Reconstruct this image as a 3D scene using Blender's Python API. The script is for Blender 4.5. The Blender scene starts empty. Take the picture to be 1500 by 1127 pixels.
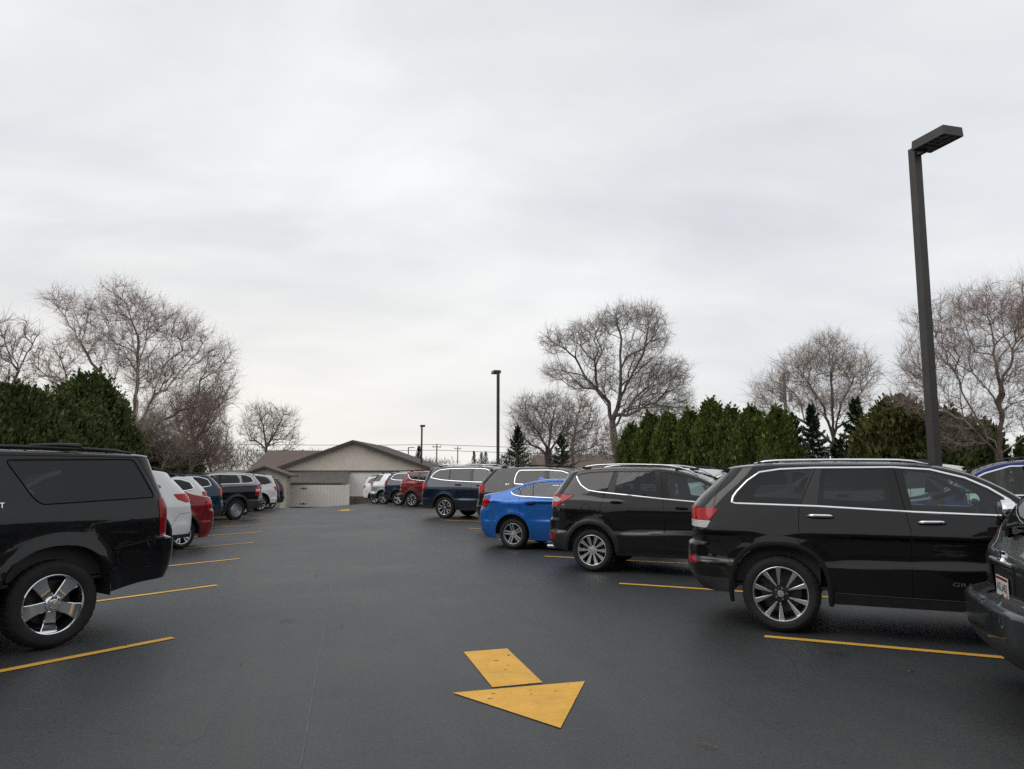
import bpy, bmesh, math, random
import numpy as np
from mathutils import Vector, Matrix
from mathutils.geometry import delaunay_2d_cdt
R = math.radians
PI = math.pi
sc = bpy.context.scene
COL = sc.collection
rng = np.random.default_rng(7)
random.seed(7)

# ------------------------------------------------------------------ ground shape
AIS = np.array([-0.2623, 0.965])            # direction of the aisle
def gz(x, y):
    x = np.asarray(x, float); y = np.asarray(y, float)
    a = np.clip((2.0 - (x + 0.2735 * (y - 7.3))) / 4.0, 0, 1)
    l = .0072 * np.clip(y - 9, 0, 45) * a
    q = np.clip(y - 28, 0, 26)
    return -(l + .0011 * q * q)

# ------------------------------------------------------------------ object helpers
def link(o, parent=None):
    COL.objects.link(o)
    if parent is not None: o.parent = parent
    return o
def empty(name, loc, rz=0, label=None, cat=None, group=None):
    o = bpy.data.objects.new(name, None); COL.objects.link(o)
    o.location = loc; o.rotation_euler = (0, 0, rz); o.empty_display_size = .2
    tag(o, label, cat, group); return o
def tag(o, label=None, cat=None, group=None, kind=None):
    if label: o['label'] = label
    if cat: o['category'] = cat
    if group: o['group'] = group
    if kind: o['kind'] = kind
    return o
def mesh(name, verts, faces, mat, parent=None, smooth=False, normals=None, mats=None, midx=None, loc=None):
    me = bpy.data.meshes.new(name)
    me.from_pydata([tuple(v) for v in verts], [], [tuple(int(i) for i in f) for f in faces])
    if mats:
        for m in mats: me.materials.append(m)
        if midx is not None: me.polygons.foreach_set('material_index', np.asarray(midx, dtype=np.int32))
    elif mat: me.materials.append(mat)
    if smooth: me.polygons.foreach_set('use_smooth', np.ones(len(me.polygons), dtype=bool))
    me.update()
    if normals is not None: me.normals_split_custom_set_from_vertices([tuple(n) for n in normals])
    o = bpy.data.objects.new(name, me); link(o, parent)
    if loc is not None: o.location = loc
    return o
def fastmesh(name, V, F, mat, parent=None, smooth=False, shade=None):
    """V (n,3) array, F (m,k) array of equal sized faces"""
    me = bpy.data.meshes.new(name)
    V = np.ascontiguousarray(V, dtype=np.float32); F = np.ascontiguousarray(F, dtype=np.int32)
    m, k = F.shape
    me.vertices.add(len(V)); me.vertices.foreach_set('co', V.ravel())
    me.loops.add(m * k); me.loops.foreach_set('vertex_index', F.ravel())
    me.polygons.add(m)
    me.polygons.foreach_set('loop_start', np.arange(0, m * k, k, dtype=np.int32))
    me.polygons.foreach_set('loop_total', np.full(m, k, dtype=np.int32))
    if smooth: me.polygons.foreach_set('use_smooth', np.ones(m, dtype=bool))
    me.materials.append(mat); me.update(calc_edges=True)
    if shade is not None:
        at = me.attributes.new('shade', 'FLOAT', 'FACE'); at.data.foreach_set('value', np.asarray(shade, dtype=np.float32))
    o = bpy.data.objects.new(name, me); link(o, parent); return o
class MB:
    """collects simple shapes into one mesh"""
    def __init__(s): s.v = []; s.f = []
    def add(s, v, f):
        n = len(s.v); s.v += [tuple(p) for p in v]; s.f += [tuple(i + n for i in q) for q in f]; return s
    def box(s, c, d, rz=0, bev=0.0):
        bm = bmesh.new(); bmesh.ops.create_cube(bm, size=1)
        for v in bm.verts: v.co = Vector((v.co.x * d[0], v.co.y * d[1], v.co.z * d[2]))
        if bev > 0: bmesh.ops.bevel(bm, geom=bm.edges[:], offset=bev, segments=2, affect='EDGES', profile=.6)
        M = Matrix.Rotation(rz, 4, 'Z')
        bm.verts.index_update()
        vs = [(M @ v.co) + Vector(c) for v in bm.verts]; fs = [[v.index for v in f.verts] for f in bm.faces]
        bm.free(); return s.add(vs, fs)
    def tube(s, pts, r, k=8, cap=True, flat=None):
        pts = [Vector(p) for p in pts]; n = len(pts)
        rr = r if hasattr(r, '__len__') else [r] * n
        vs = []; up0 = Vector((0, 0, 1))
        for i, p in enumerate(pts):
            t = (pts[min(i + 1, n - 1)] - pts[max(i - 1, 0)]).normalized()
            u = up0 if abs(t.dot(up0)) < .95 else Vector((1, 0, 0))
            b = t.cross(u).normalized(); u = b.cross(t).normalized()
            fl = flat if flat else (1, 1)
            for j in range(k):
                a = 2 * PI * j / k
                vs.append(p + b * math.cos(a) * rr[i] * fl[0] + u * math.sin(a) * rr[i] * fl[1])
        fs = [[i * k + j, i * k + (j + 1) % k, (i + 1) * k + (j + 1) % k, (i + 1) * k + j] for i in range(n - 1) for j in range(k)]
        if cap: fs += [list(range(k))[::-1], [(n - 1) * k + j for j in range(k)]]
        return s.add(vs, fs)
    def lathe(s, prof, k=48, axis='Y', c=(0, 0, 0), close=False):
        """prof = list of (axial, radius)"""
        vs = []
        for (a, r) in prof:
            for j in range(k):
                t = 2 * PI * j / k
                if axis == 'Y': vs.append((c[0] + r * math.cos(t), c[1] + a, c[2] + r * math.sin(t)))
                else: vs.append((c[0] + r * math.cos(t), c[1] + r * math.sin(t), c[2] + a))
        n = len(prof)
        fs = [[i * k + j, i * k + (j + 1) % k, (i + 1) * k + (j + 1) % k, (i + 1) * k + j] for i in range(n - 1) for j in range(k)]
        return s.add(vs, fs)
    def build(s, name, mat, parent=None, smooth=False, auto=None):
        o = mesh(name, s.v, s.f, mat, parent, smooth)
        if auto:
            me = o.data; me.polygons.foreach_set('use_smooth', np.ones(len(me.polygons), dtype=bool))
            bm = bmesh.new(); bm.from_mesh(me)
            for e in bm.edges:
                if len(e.link_faces) == 2 and e.calc_face_angle(0) > R(auto): e.smooth = False
            bm.to_mesh(me); bm.free()
        return o

# ------------------------------------------------------------------ materials
MATS = {}
def nmat(name):
    m = bpy.data.materials.new(name); m.use_nodes = True
    nt = m.node_tree; nt.nodes.clear()
    out = nt.nodes.new('ShaderNodeOutputMaterial')
    return m, nt, out
def N(nt, t, **kw):
    n = nt.nodes.new(t)
    for k, v in kw.items():
        if k in n.inputs: n.inputs[k].default_value = v
        else: setattr(n, k, v)
    return n
def noise(nt, vec, scale, detail=3, rough=.55, dist=0.):
    n = nt.nodes.new('ShaderNodeTexNoise'); n.inputs['Scale'].default_value = scale
    n.inputs['Detail'].default_value = detail; n.inputs['Roughness'].default_value = rough; n.inputs['Distortion'].default_value = dist
    if vec is not None: nt.links.new(vec, n.inputs['Vector'])
    return n.outputs['Fac']
def ramp(nt, fac, stops):
    r = nt.nodes.new('ShaderNodeValToRGB'); e = r.color_ramp.elements
    while len(e) < len(stops): e.new(.5)
    for el, (p, c) in zip(e, stops):
        el.position = p; el.color = (c, c, c, 1) if not hasattr(c, '__len__') else (*c, 1)
    nt.links.new(fac, r.inputs['Fac']); return r.outputs['Color']
def mixc(nt, fac, a, b, mode='MIX'):
    n = nt.nodes.new('ShaderNodeMix'); n.data_type = 'RGBA'; n.blend_type = mode
    for sock, v in ((n.inputs['Factor'], fac), (n.inputs['A'], a), (n.inputs['B'], b)):
        if isinstance(v, bpy.types.NodeSocket): nt.links.new(v, sock)
        elif hasattr(v, '__len__'): sock.default_value = (*v, 1)
        elif sock.type == 'RGBA': sock.default_value = (v, v, v, 1)
        else: sock.default_value = v
    return n.outputs['Result']
def mathn(nt, op, a, b=0., clamp=False):
    n = nt.nodes.new('ShaderNodeMath'); n.operation = op; n.use_clamp = clamp
    for s, v in zip(n.inputs, (a, b)):
        if isinstance(v, bpy.types.NodeSocket): nt.links.new(v, s)
        else: s.default_value = v
    return n.outputs[0]
def coords(nt, kind='Object'):
    return nt.nodes.new('ShaderNodeTexCoord').outputs[kind]
def worldpos(nt): return nt.nodes.new('ShaderNodeNewGeometry').outputs['Position']
def simple(name, col, rough=.5, metal=0., var=.15, scale=8., spec=.5, coat=0., bump=0., bscale=60.):
    if name in MATS: return MATS[name]
    m, nt, out = nmat(name); b = N(nt, 'ShaderNodeBsdfPrincipled')
    co = coords(nt)
    f = noise(nt, co, scale)
    c0 = tuple(max(0, c * (1 - var)) for c in col); c1 = tuple(min(1, c * (1 + var)) for c in col)
    nt.links.new(ramp(nt, f, [(.3, c0), (.7, c1)]), b.inputs['Base Color'])
    b.inputs['Roughness'].default_value = rough; b.inputs['Metallic'].default_value = metal
    b.inputs['Specular IOR Level'].default_value = spec; b.inputs['Coat Weight'].default_value = coat
    if bump:
        bn = N(nt, 'ShaderNodeBump'); bn.inputs['Strength'].default_value = bump; bn.inputs['Distance'].default_value = .01
        nt.links.new(noise(nt, co, bscale), bn.inputs['Height']); nt.links.new(bn.outputs[0], b.inputs['Normal'])
    nt.links.new(b.outputs[0], out.inputs[0]); MATS[name] = m; return m
def paint(name, col, metal=.0, flake=.0):
    if name in MATS: return MATS[name]
    m, nt, out = nmat(name); b = N(nt, 'ShaderNodeBsdfPrincipled'); co = coords(nt)
    sep = N(nt, 'ShaderNodeSeparateXYZ'); nt.links.new(co, sep.inputs[0])
    # road dust builds up towards the sills
    dn = noise(nt, co, 5., 6, .65)
    low = N(nt, 'ShaderNodeMapRange'); low.inputs['From Min'].default_value = .75; low.inputs['From Max'].default_value = .2
    nt.links.new(sep.outputs['Z'], low.inputs['Value'])
    dust = mathn(nt, 'MULTIPLY', mathn(nt, 'MULTIPLY', low.outputs[0], dn), .14, True)
    film = mathn(nt, 'ADD', dust, mathn(nt, 'MULTIPLY', noise(nt, co, 2.2, 5, .6), .006))
    c = mixc(nt, film, col, (.10, .10, .10))
    nt.links.new(c, b.inputs['Base Color'])
    b.inputs['Metallic'].default_value = metal
    nt.links.new(mathn(nt, 'ADD', mathn(nt, 'MULTIPLY', film, .8), .32), b.inputs['Roughness'])
    b.inputs['Coat Weight'].default_value = 1.; b.inputs['Coat IOR'].default_value = 1.40; b.inputs['Specular IOR Level'].default_value = .12
    nt.links.new(mathn(nt, 'ADD', mathn(nt, 'MULTIPLY', film, .7), .02), b.inputs['Coat Roughness'])
    bn = N(nt, 'ShaderNodeBump'); bn.inputs['Strength'].default_value = .12; bn.inputs['Distance'].default_value = .004
    nt.links.new(noise(nt, co, 7., 2), bn.inputs['Height']); nt.links.new(bn.outputs[0], b.inputs['Coat Normal']); nt.links.new(bn.outputs[0], b.inputs['Normal'])
    inner = N(nt, 'ShaderNodeBsdfDiffuse', Color=(.02, .02, .021, 1))
    geo = N(nt, 'ShaderNodeNewGeometry'); mx = N(nt, 'ShaderNodeMixShader')
    nt.links.new(geo.outputs['Backfacing'], mx.inputs[0]); nt.links.new(b.outputs[0], mx.inputs[1]); nt.links.new(inner.outputs[0], mx.inputs[2])
    nt.links.new(mx.outputs[0], out.inputs[0]); MATS[name] = m; return m
def glassm(name, tint, gloss=1.0):
    if name in MATS: return MATS[name]
    m, nt, out = nmat(name)
    tr = N(nt, 'ShaderNodeBsdfTransparent', Color=(*tint, 1)); gl = N(nt, 'ShaderNodeBsdfGlossy', Roughness=.015, Color=(.92, .94, .96, 1))
    fr = N(nt, 'ShaderNodeFresnel', IOR=1.55); mx = N(nt, 'ShaderNodeMixShader')
    co = coords(nt); bn = N(nt, 'ShaderNodeBump'); bn.inputs['Strength'].default_value = .08; bn.inputs['Distance'].default_value = .01
    nt.links.new(noise(nt, co, 3., 2), bn.inputs['Height']); nt.links.new(bn.outputs[0], gl.inputs['Normal'])
    dif = N(nt, 'ShaderNodeBsdfDiffuse', Color=(.1, .1, .095, 1)); m2 = N(nt, 'ShaderNodeMixShader')
    nt.links.new(mathn(nt, 'MULTIPLY', noise(nt, co, 6, 5, .7), .02), m2.inputs[0]); nt.links.new(tr.outputs[0], m2.inputs[1]); nt.links.new(dif.outputs[0], m2.inputs[2])
    nt.links.new(mathn(nt, 'MULTIPLY', fr.outputs[0], gloss), mx.inputs[0]); nt.links.new(m2.outputs[0], mx.inputs[1]); nt.links.new(gl.outputs[0], mx.inputs[2])
    nt.links.new(mx.outputs[0], out.inputs[0]); MATS[name] = m; return m
def lampm(name, col):
    if name in MATS: return MATS[name]
    m, nt, out = nmat(name); b = N(nt, 'ShaderNodeBsdfPrincipled'); co = coords(nt)
    w = N(nt, 'ShaderNodeTexWave', Scale=22., Distortion=.4); w.bands_direction = 'Z'; nt.links.new(co, w.inputs['Vector'])
    nt.links.new(ramp(nt, w.outputs['Fac'], [(.2, tuple(c * .55 for c in col)), (.8, col)]), b.inputs['Base Color'])
    b.inputs['Roughness'].default_value = .15; b.inputs['Specular IOR Level'].default_value = .35; b.inputs['Emission Color'].default_value = (*col, 1); b.inputs['Emission Strength'].default_value = .0
    nt.links.new(b.outputs[0], out.inputs[0]); MATS[name] = m; return m

def M_asphalt():
    m, nt, out = nmat('asphalt'); b = N(nt, 'ShaderNodeBsdfPrincipled'); p = worldpos(nt)
    mp = N(nt, 'ShaderNodeMapping'); mp.inputs['Rotation'].default_value = (0, 0, -R(15.2)); nt.links.new(p, mp.inputs[0])
    big = noise(nt, p, .35, 4, .6, .3)
    st = N(nt, 'ShaderNodeMapping'); st.inputs['Scale'].default_value = (1.6, .18, 1); nt.links.new(mp.outputs[0], st.inputs[0])
    streak = noise(nt, st.outputs[0], 1.6, 4, .6)
    mid = noise(nt, p, 3.2, 5, .65)
    fine = mixc(nt, .5, noise(nt, p, 70., 3, .75), noise(nt, p, 230., 2, .7))
    c = ramp(nt, big, [(.3, (.0300, .0302, .0302)), (.72, (.0280, .0322, .0340))])
    c = mixc(nt, .75, c, ramp(nt, streak, [(.3, .86), (.72, 1.16)]), 'MULTIPLY')
    c = mixc(nt, .8, c, ramp(nt, mid, [(.3, .86), (.7, 1.12)]), 'MULTIPLY')
    c = mixc(nt, .9, c, ramp(nt, fine, [(.34, .25), (.5, 1.), (.68, 2.7)]), 'MULTIPLY')
    c = mixc(nt, 1., c, ramp(nt, noise(nt, p, 26., 4, .8), [(.3, .66), (.5, 1.), (.7, 1.38)]), 'MULTIPLY')
    # bits of light grit showing through the sealcoat
    v = N(nt, 'ShaderNodeTexVoronoi', Scale=34.); v.feature = 'F1'; nt.links.new(p, v.inputs['Vector'])
    sp = ramp(nt, v.outputs['Distance'], [(.05, 1.), (.12, 0.)])
    gate = ramp(nt, noise(nt, p, 9., 3, .7), [(.62, 0.), (.7, 1.)])
    c = mixc(nt, mathn(nt, 'MULTIPLY', mathn(nt, 'MULTIPLY', sp, gate), .8), c, (.20, .19, .18))
    # grey scuffed patches
    sc_ = ramp(nt, noise(nt, st.outputs[0], 5., 6, .75, .6), [(.6, 0.), (.78, 1.)])
    c = mixc(nt, mathn(nt, 'MULTIPLY', sc_, .14), c, (.085, .08, .078))
    # oil drips and tyre-scuffed areas
    v3 = N(nt, 'ShaderNodeTexVoronoi', Scale=.9); v3.feature = 'F1'; nt.links.new(p, v3.inputs['Vector'])
    oil = ramp(nt, mathn(nt, 'ADD', v3.outputs['Distance'], mathn(nt, 'MULTIPLY', mid, .25)), [(.17, 1.), (.26, 0.)])
    c = mixc(nt, mathn(nt, 'MULTIPLY', mathn(nt, 'MULTIPLY', oil, ramp(nt, noise(nt, p, .45, 2), [(.48, 0.), (.6, 1.)])), .45), c, (.010, .010, .011))
    lt = N(nt, 'ShaderNodeMapping'); lt.inputs['Scale'].default_value = (2.2, .10, 1); nt.links.new(mp.outputs[0], lt.inputs[0])
    c = mixc(nt, mathn(nt, 'MULTIPLY', ramp(nt, noise(nt, lt.outputs[0], 1.1, 3, .6), [(.52, 0.), (.7, 1.)]), .35), c, (.046, .044, .041))
    # hairline cracks
    v2 = N(nt, 'ShaderNodeTexVoronoi', Scale=.32); v2.feature = 'DISTANCE_TO_EDGE'
    w = N(nt, 'ShaderNodeMixRGB', blend_type='ADD'); w.inputs[0].default_value = .35; nt.links.new(p, w.inputs[1])
    nz = nt.nodes.new('ShaderNodeTexNoise'); nz.inputs['Scale'].default_value = 1.3; nz.inputs['Detail'].default_value = 6; nt.links.new(p, nz.inputs['Vector']); nt.links.new(nz.outputs['Color'], w.inputs[2])
    nt.links.new(w.outputs[0], v2.inputs['Vector'])
    cr = ramp(nt, v2.outputs['Distance'], [(.0, 1.), (.0035, 0.)])
    cg = ramp(nt, noise(nt, p, .5, 2), [(.5, 0.), (.6, 1.)])
    c = mixc(nt, mathn(nt, 'MULTIPLY', mathn(nt, 'MULTIPLY', cr, cg), .5), c, (.012, .012, .013))
    nt.links.new(c, b.inputs['Base Color'])
    nt.links.new(ramp(nt, big, [(.3, .50), (.7, .58)]), b.inputs['Roughness'])
    b.inputs['Specular IOR Level'].default_value = .5
    bn = N(nt, 'ShaderNodeBump'); bn.inputs['Strength'].default_value = .28; bn.inputs['Distance'].default_value = .004
    nt.links.new(fine, bn.inputs['Height']); nt.links.new(bn.outputs[0], b.inputs['Normal'])
    nt.links.new(b.outputs[0], out.inputs[0]); return m
def M_yellow():
    m, nt, out = nmat('yellow_paint'); b = N(nt, 'ShaderNodeBsdfPrincipled'); p = worldpos(nt)
    c = ramp(nt, noise(nt, p, 4., 5, .7), [(.3, (.66, .35, .045)), (.7, (.80, .45, .085))])
    c = mixc(nt, .6, c, ramp(nt, noise(nt, p, 120., 3, .7), [(.3, .7), (.7, 1.2)]), 'MULTIPLY')
    wear = ramp(nt, noise(nt, p, 11., 4, .5), [(.685, 0.), (.695, 1.)])
    wear2 = ramp(nt, noise(nt, p, 55., 4, .6), [(.66, 0.), (.69, .7)])
    grime = ramp(nt, noise(nt, p, 2.5, 5, .7), [(.5, 0.), (.75, .5)])
    c = mixc(nt, grime, c, (.42, .27, .09))
    c = mixc(nt, mathn(nt, 'MAXIMUM', wear, wear2), c, (.05, .05, .05))
    nt.links.new(c, b.inputs['Base Color']); b.inputs['Roughness'].default_value = .7; b.inputs['Specular IOR Level'].default_value = .3
    nt.links.new(b.outputs[0], out.inputs[0]); return m
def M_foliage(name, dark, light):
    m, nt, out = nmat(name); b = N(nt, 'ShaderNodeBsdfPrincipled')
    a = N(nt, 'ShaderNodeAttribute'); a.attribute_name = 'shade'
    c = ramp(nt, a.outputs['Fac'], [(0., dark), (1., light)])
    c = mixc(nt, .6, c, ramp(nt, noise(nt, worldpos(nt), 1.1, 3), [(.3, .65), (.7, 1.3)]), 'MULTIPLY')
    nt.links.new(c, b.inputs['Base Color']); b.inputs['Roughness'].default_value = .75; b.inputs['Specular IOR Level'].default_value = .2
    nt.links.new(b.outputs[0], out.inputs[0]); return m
def M_bark(name, col):
    m, nt, out = nmat(name); b = N(nt, 'ShaderNodeBsdfPrincipled'); p = worldpos(nt)
    c = ramp(nt, noise(nt, p, 3., 5, .7), [(.3, tuple(x * .6 for x in col)), (.7, tuple(x * 1.4 for x in col))])
    nt.links.new(c, b.inputs['Base Color']); b.inputs['Roughness'].default_value = .9; b.inputs['Specular IOR Level'].default_value = .15
    nt.links.new(b.outputs[0], out.inputs[0]); return m
def M_siding(name, col, pitch=.12, vertical=False, rough=.6):
    m, nt, out = nmat(name); b = N(nt, 'ShaderNodeBsdfPrincipled'); p = worldpos(nt)
    sep = N(nt, 'ShaderNodeSeparateXYZ'); nt.links.new(p, sep.inputs[0])
    fr = mathn(nt, 'FRACT', mathn(nt, 'DIVIDE', sep.outputs['X' if vertical else 'Z'], pitch))
    edge = ramp(nt, fr, [(0., .70), (.08, .97), (.9, 1.03), (1., .85)])
    c = mixc(nt, 1., ramp(nt, noise(nt, p, 1.2, 4), [(.3, tuple(x * .9 for x in col)), (.7, tuple(min(1, x * 1.08) for x in col))]), edge, 'MULTIPLY')
    nt.links.new(c, b.inputs['Base Color']); b.inputs['Roughness'].default_value = rough
    nt.links.new(b.outputs[0], out.inputs[0]); return m
def M_shingle(name, col):
    m, nt, out = nmat(name); b = N(nt, 'ShaderNodeBsdfPrincipled'); p = worldpos(nt)
    br = N(nt, 'ShaderNodeTexBrick', Scale=6.0); br.inputs['Mortar Size'].default_value = .012
    br.inputs['Color1'].default_value = (*[x * .88 for x in col], 1); br.inputs['Color2'].default_value = (*[x * 1.1 for x in col], 1); br.inputs['Mortar'].default_value = (*[x * .7 for x in col], 1)
    mp = N(nt, 'ShaderNodeMapping'); mp.inputs['Rotation'].default_value = (R(90), 0, 0); nt.links.new(p, mp.inputs[0]); nt.links.new(mp.outputs[0], br.inputs['Vector'])
    c = mixc(nt, .8, br.outputs['Color'], ramp(nt, noise(nt, p, 5., 5, .7), [(.3, .7), (.7, 1.3)]), 'MULTIPLY')
    nt.links.new(c, b.inputs['Base Color']); b.inputs['Roughness'].default_value = .9
    nt.links.new(b.outputs[0], out.inputs[0]); return m
def M_grass():
    m, nt, out = nmat('grass'); b = N(nt, 'ShaderNodeBsdfPrincipled'); p = worldpos(nt)
    c = ramp(nt, noise(nt, p, .6, 6, .7), [(.3, (.045, .05, .02)), (.55, (.10, .085, .045)), (.75, (.14, .11, .07))])
    c = mixc(nt, .8, c, ramp(nt, noise(nt, p, 30., 4, .7), [(.3, .6), (.7, 1.4)]), 'MULTIPLY')
    nt.links.new(c, b.inputs['Base Color']); b.inputs['Roughness'].default_value = .95
    nt.links.new(b.outputs[0], out.inputs[0]); return m

m_asphalt = M_asphalt(); m_yellow = M_yellow(); m_grass = M_grass()
m_tyre = simple('tyre_rubber', (.017, .017, .018), .72, var=.3, spec=.35, bump=.3, bscale=90)
m_black = simple('black_plastic', (.012, .012, .0125), .45, var=.2)
m_blackm = simple('matt_black_plastic', (.022, .022, .023), .62, var=.25, bump=.15, bscale=200)
m_gap = simple('panel_gap', (.003, .003, .003), .9, spec=.1)
m_gloss = simple('gloss_black', (.006, .006, .0065), .12, var=.1, spec=.35)
m_chrome = simple('chrome', (.86, .87, .88), .07, 1., .03)
m_satin = simple('satin_aluminium', (.82, .83, .85), .30, 1., .05)
m_alloy = simple('machined_alloy', (.70, .70, .71), .30, 1., .05)
m_alloyd = simple('dark_alloy', (.045, .046, .05), .35, .6, .2)
m_silver = simple('silver_wheel_paint', (.42, .43, .44), .32, .7, .08)
m_brake = simple('brake_disc', (.06, .056, .052), .5, .7, .2)
m_cloth = simple('seat_cloth', (.055, .055, .058), .85, 0, .2)
m_clothl = simple('light_seat_trim', (.25, .24, .22), .8, 0, .15)
m_dash = simple('dashboard_vinyl', (.03, .03, .032), .6, 0, .2)
m_gpriv = glassm('privacy_glass', (.17, .18, .185), .8)
m_gclear = glassm('clear_glass', (.55, .66, .62), 1.0)
m_red = lampm('red_lens', (.50, .006, .010)); m_reddark = lampm('dark_red_lens', (.30, .008, .012)); m_clearlens = lampm('clear_lens', (.62, .62, .63))
m_amber = lampm('amber_lens', (.6, .2, .02))
m_plate = simple('plate_white', (.6, .6, .56), .45, 0, .12, 30)
m_ink = simple('plate_ink', (.02, .02, .03), .6)
m_stick = simple('orange_sticker', (.7, .12, .03), .6)
m_oval = simple('blue_enamel', (.01, .035, .18), .2, 0, .1, coat=1.)
m_pole = simple('bronze_pole_paint', (.038, .034, .031), .5, 0, .2, 3.)
m_lens = simple('lamp_lens', (.16, .165, .17), .25, 0, .3, 20)

# ------------------------------------------------------------------ splines
class Sp:
    """monotone cubic through the points"""
    def __init__(s, pts):
        p = sorted(pts); x = np.array([q[0] for q in p], float); y = np.array([q[1] for q in p], float)
        h = np.diff(x); d = np.diff(y) / h; m = np.zeros(len(x)); m[0] = d[0]; m[-1] = d[-1]
        for i in range(1, len(x) - 1):
            if d[i - 1] * d[i] > 0:
                w1 = 2 * h[i] + h[i - 1]; w2 = h[i] + 2 * h[i - 1]; m[i] = (w1 + w2) / (w1 / d[i - 1] + w2 / d[i])
        s.x, s.y, s.m, s.h = x, y, m, h
    def __call__(s, v):
        v = np.clip(np.asarray(v, float), s.x[0], s.x[-1]); i = np.clip(np.searchsorted(s.x, v) - 1, 0, len(s.h) - 1)
        h = s.h[i]; t = (v - s.x[i]) / h; t2 = t * t; t3 = t2 * t
        return (2 * t3 - 3 * t2 + 1) * s.y[i] + (t3 - 2 * t2 + t) * h * s.m[i] + (-2 * t3 + 3 * t2) * s.y[i + 1] + (t3 - t2) * h * s.m[i + 1]
def dens(poly, step, closed=True):
    out = []; n = len(poly); rg = n if closed else n - 1
    for i in range(rg):
        a = np.array(poly[i], float); b = np.array(poly[(i + 1) % n], float); k = max(1, int(np.linalg.norm(b - a) / step))
        for j in range(k): out.append(tuple(a + (b - a) * j / k))
    if not closed: out.append(tuple(poly[-1]))
    return out
def roundp(poly, r, seg=4):
    """round the corners of a polygon"""
    poly = [p for i, p in enumerate(poly) if math.dist(p, poly[i - 1]) > 1e-6]; out = []; n = len(poly)
    for i in range(n):
        p = np.array(poly[i], float); a = np.array(poly[i - 1], float) - p; b = np.array(poly[(i + 1) % n], float) - p
        la, lb = np.linalg.norm(a), np.linalg.norm(b); rr = min(r, la * .45, lb * .45)
        p0 = p + a / la * rr; p1 = p + b / lb * rr
        for j in range(seg + 1):
            t = j / seg; out.append(tuple((1 - t) ** 2 * p0 + 2 * t * (1 - t) * p + t * t * p1))
    return out
def pip(px, py, poly):
    P = np.array(poly, float); n = len(P); ins = np.zeros(len(px), bool); j = n - 1
    for i in range(n):
        xi, yi = P[i]; xj, yj = P[j]
        c = ((yi > py) != (yj > py)) & (px < (xj - xi) * (py - yi) / ((yj - yi) if yj != yi else 1e-12) + xi)
        ins ^= c; j = i
    return ins

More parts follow.
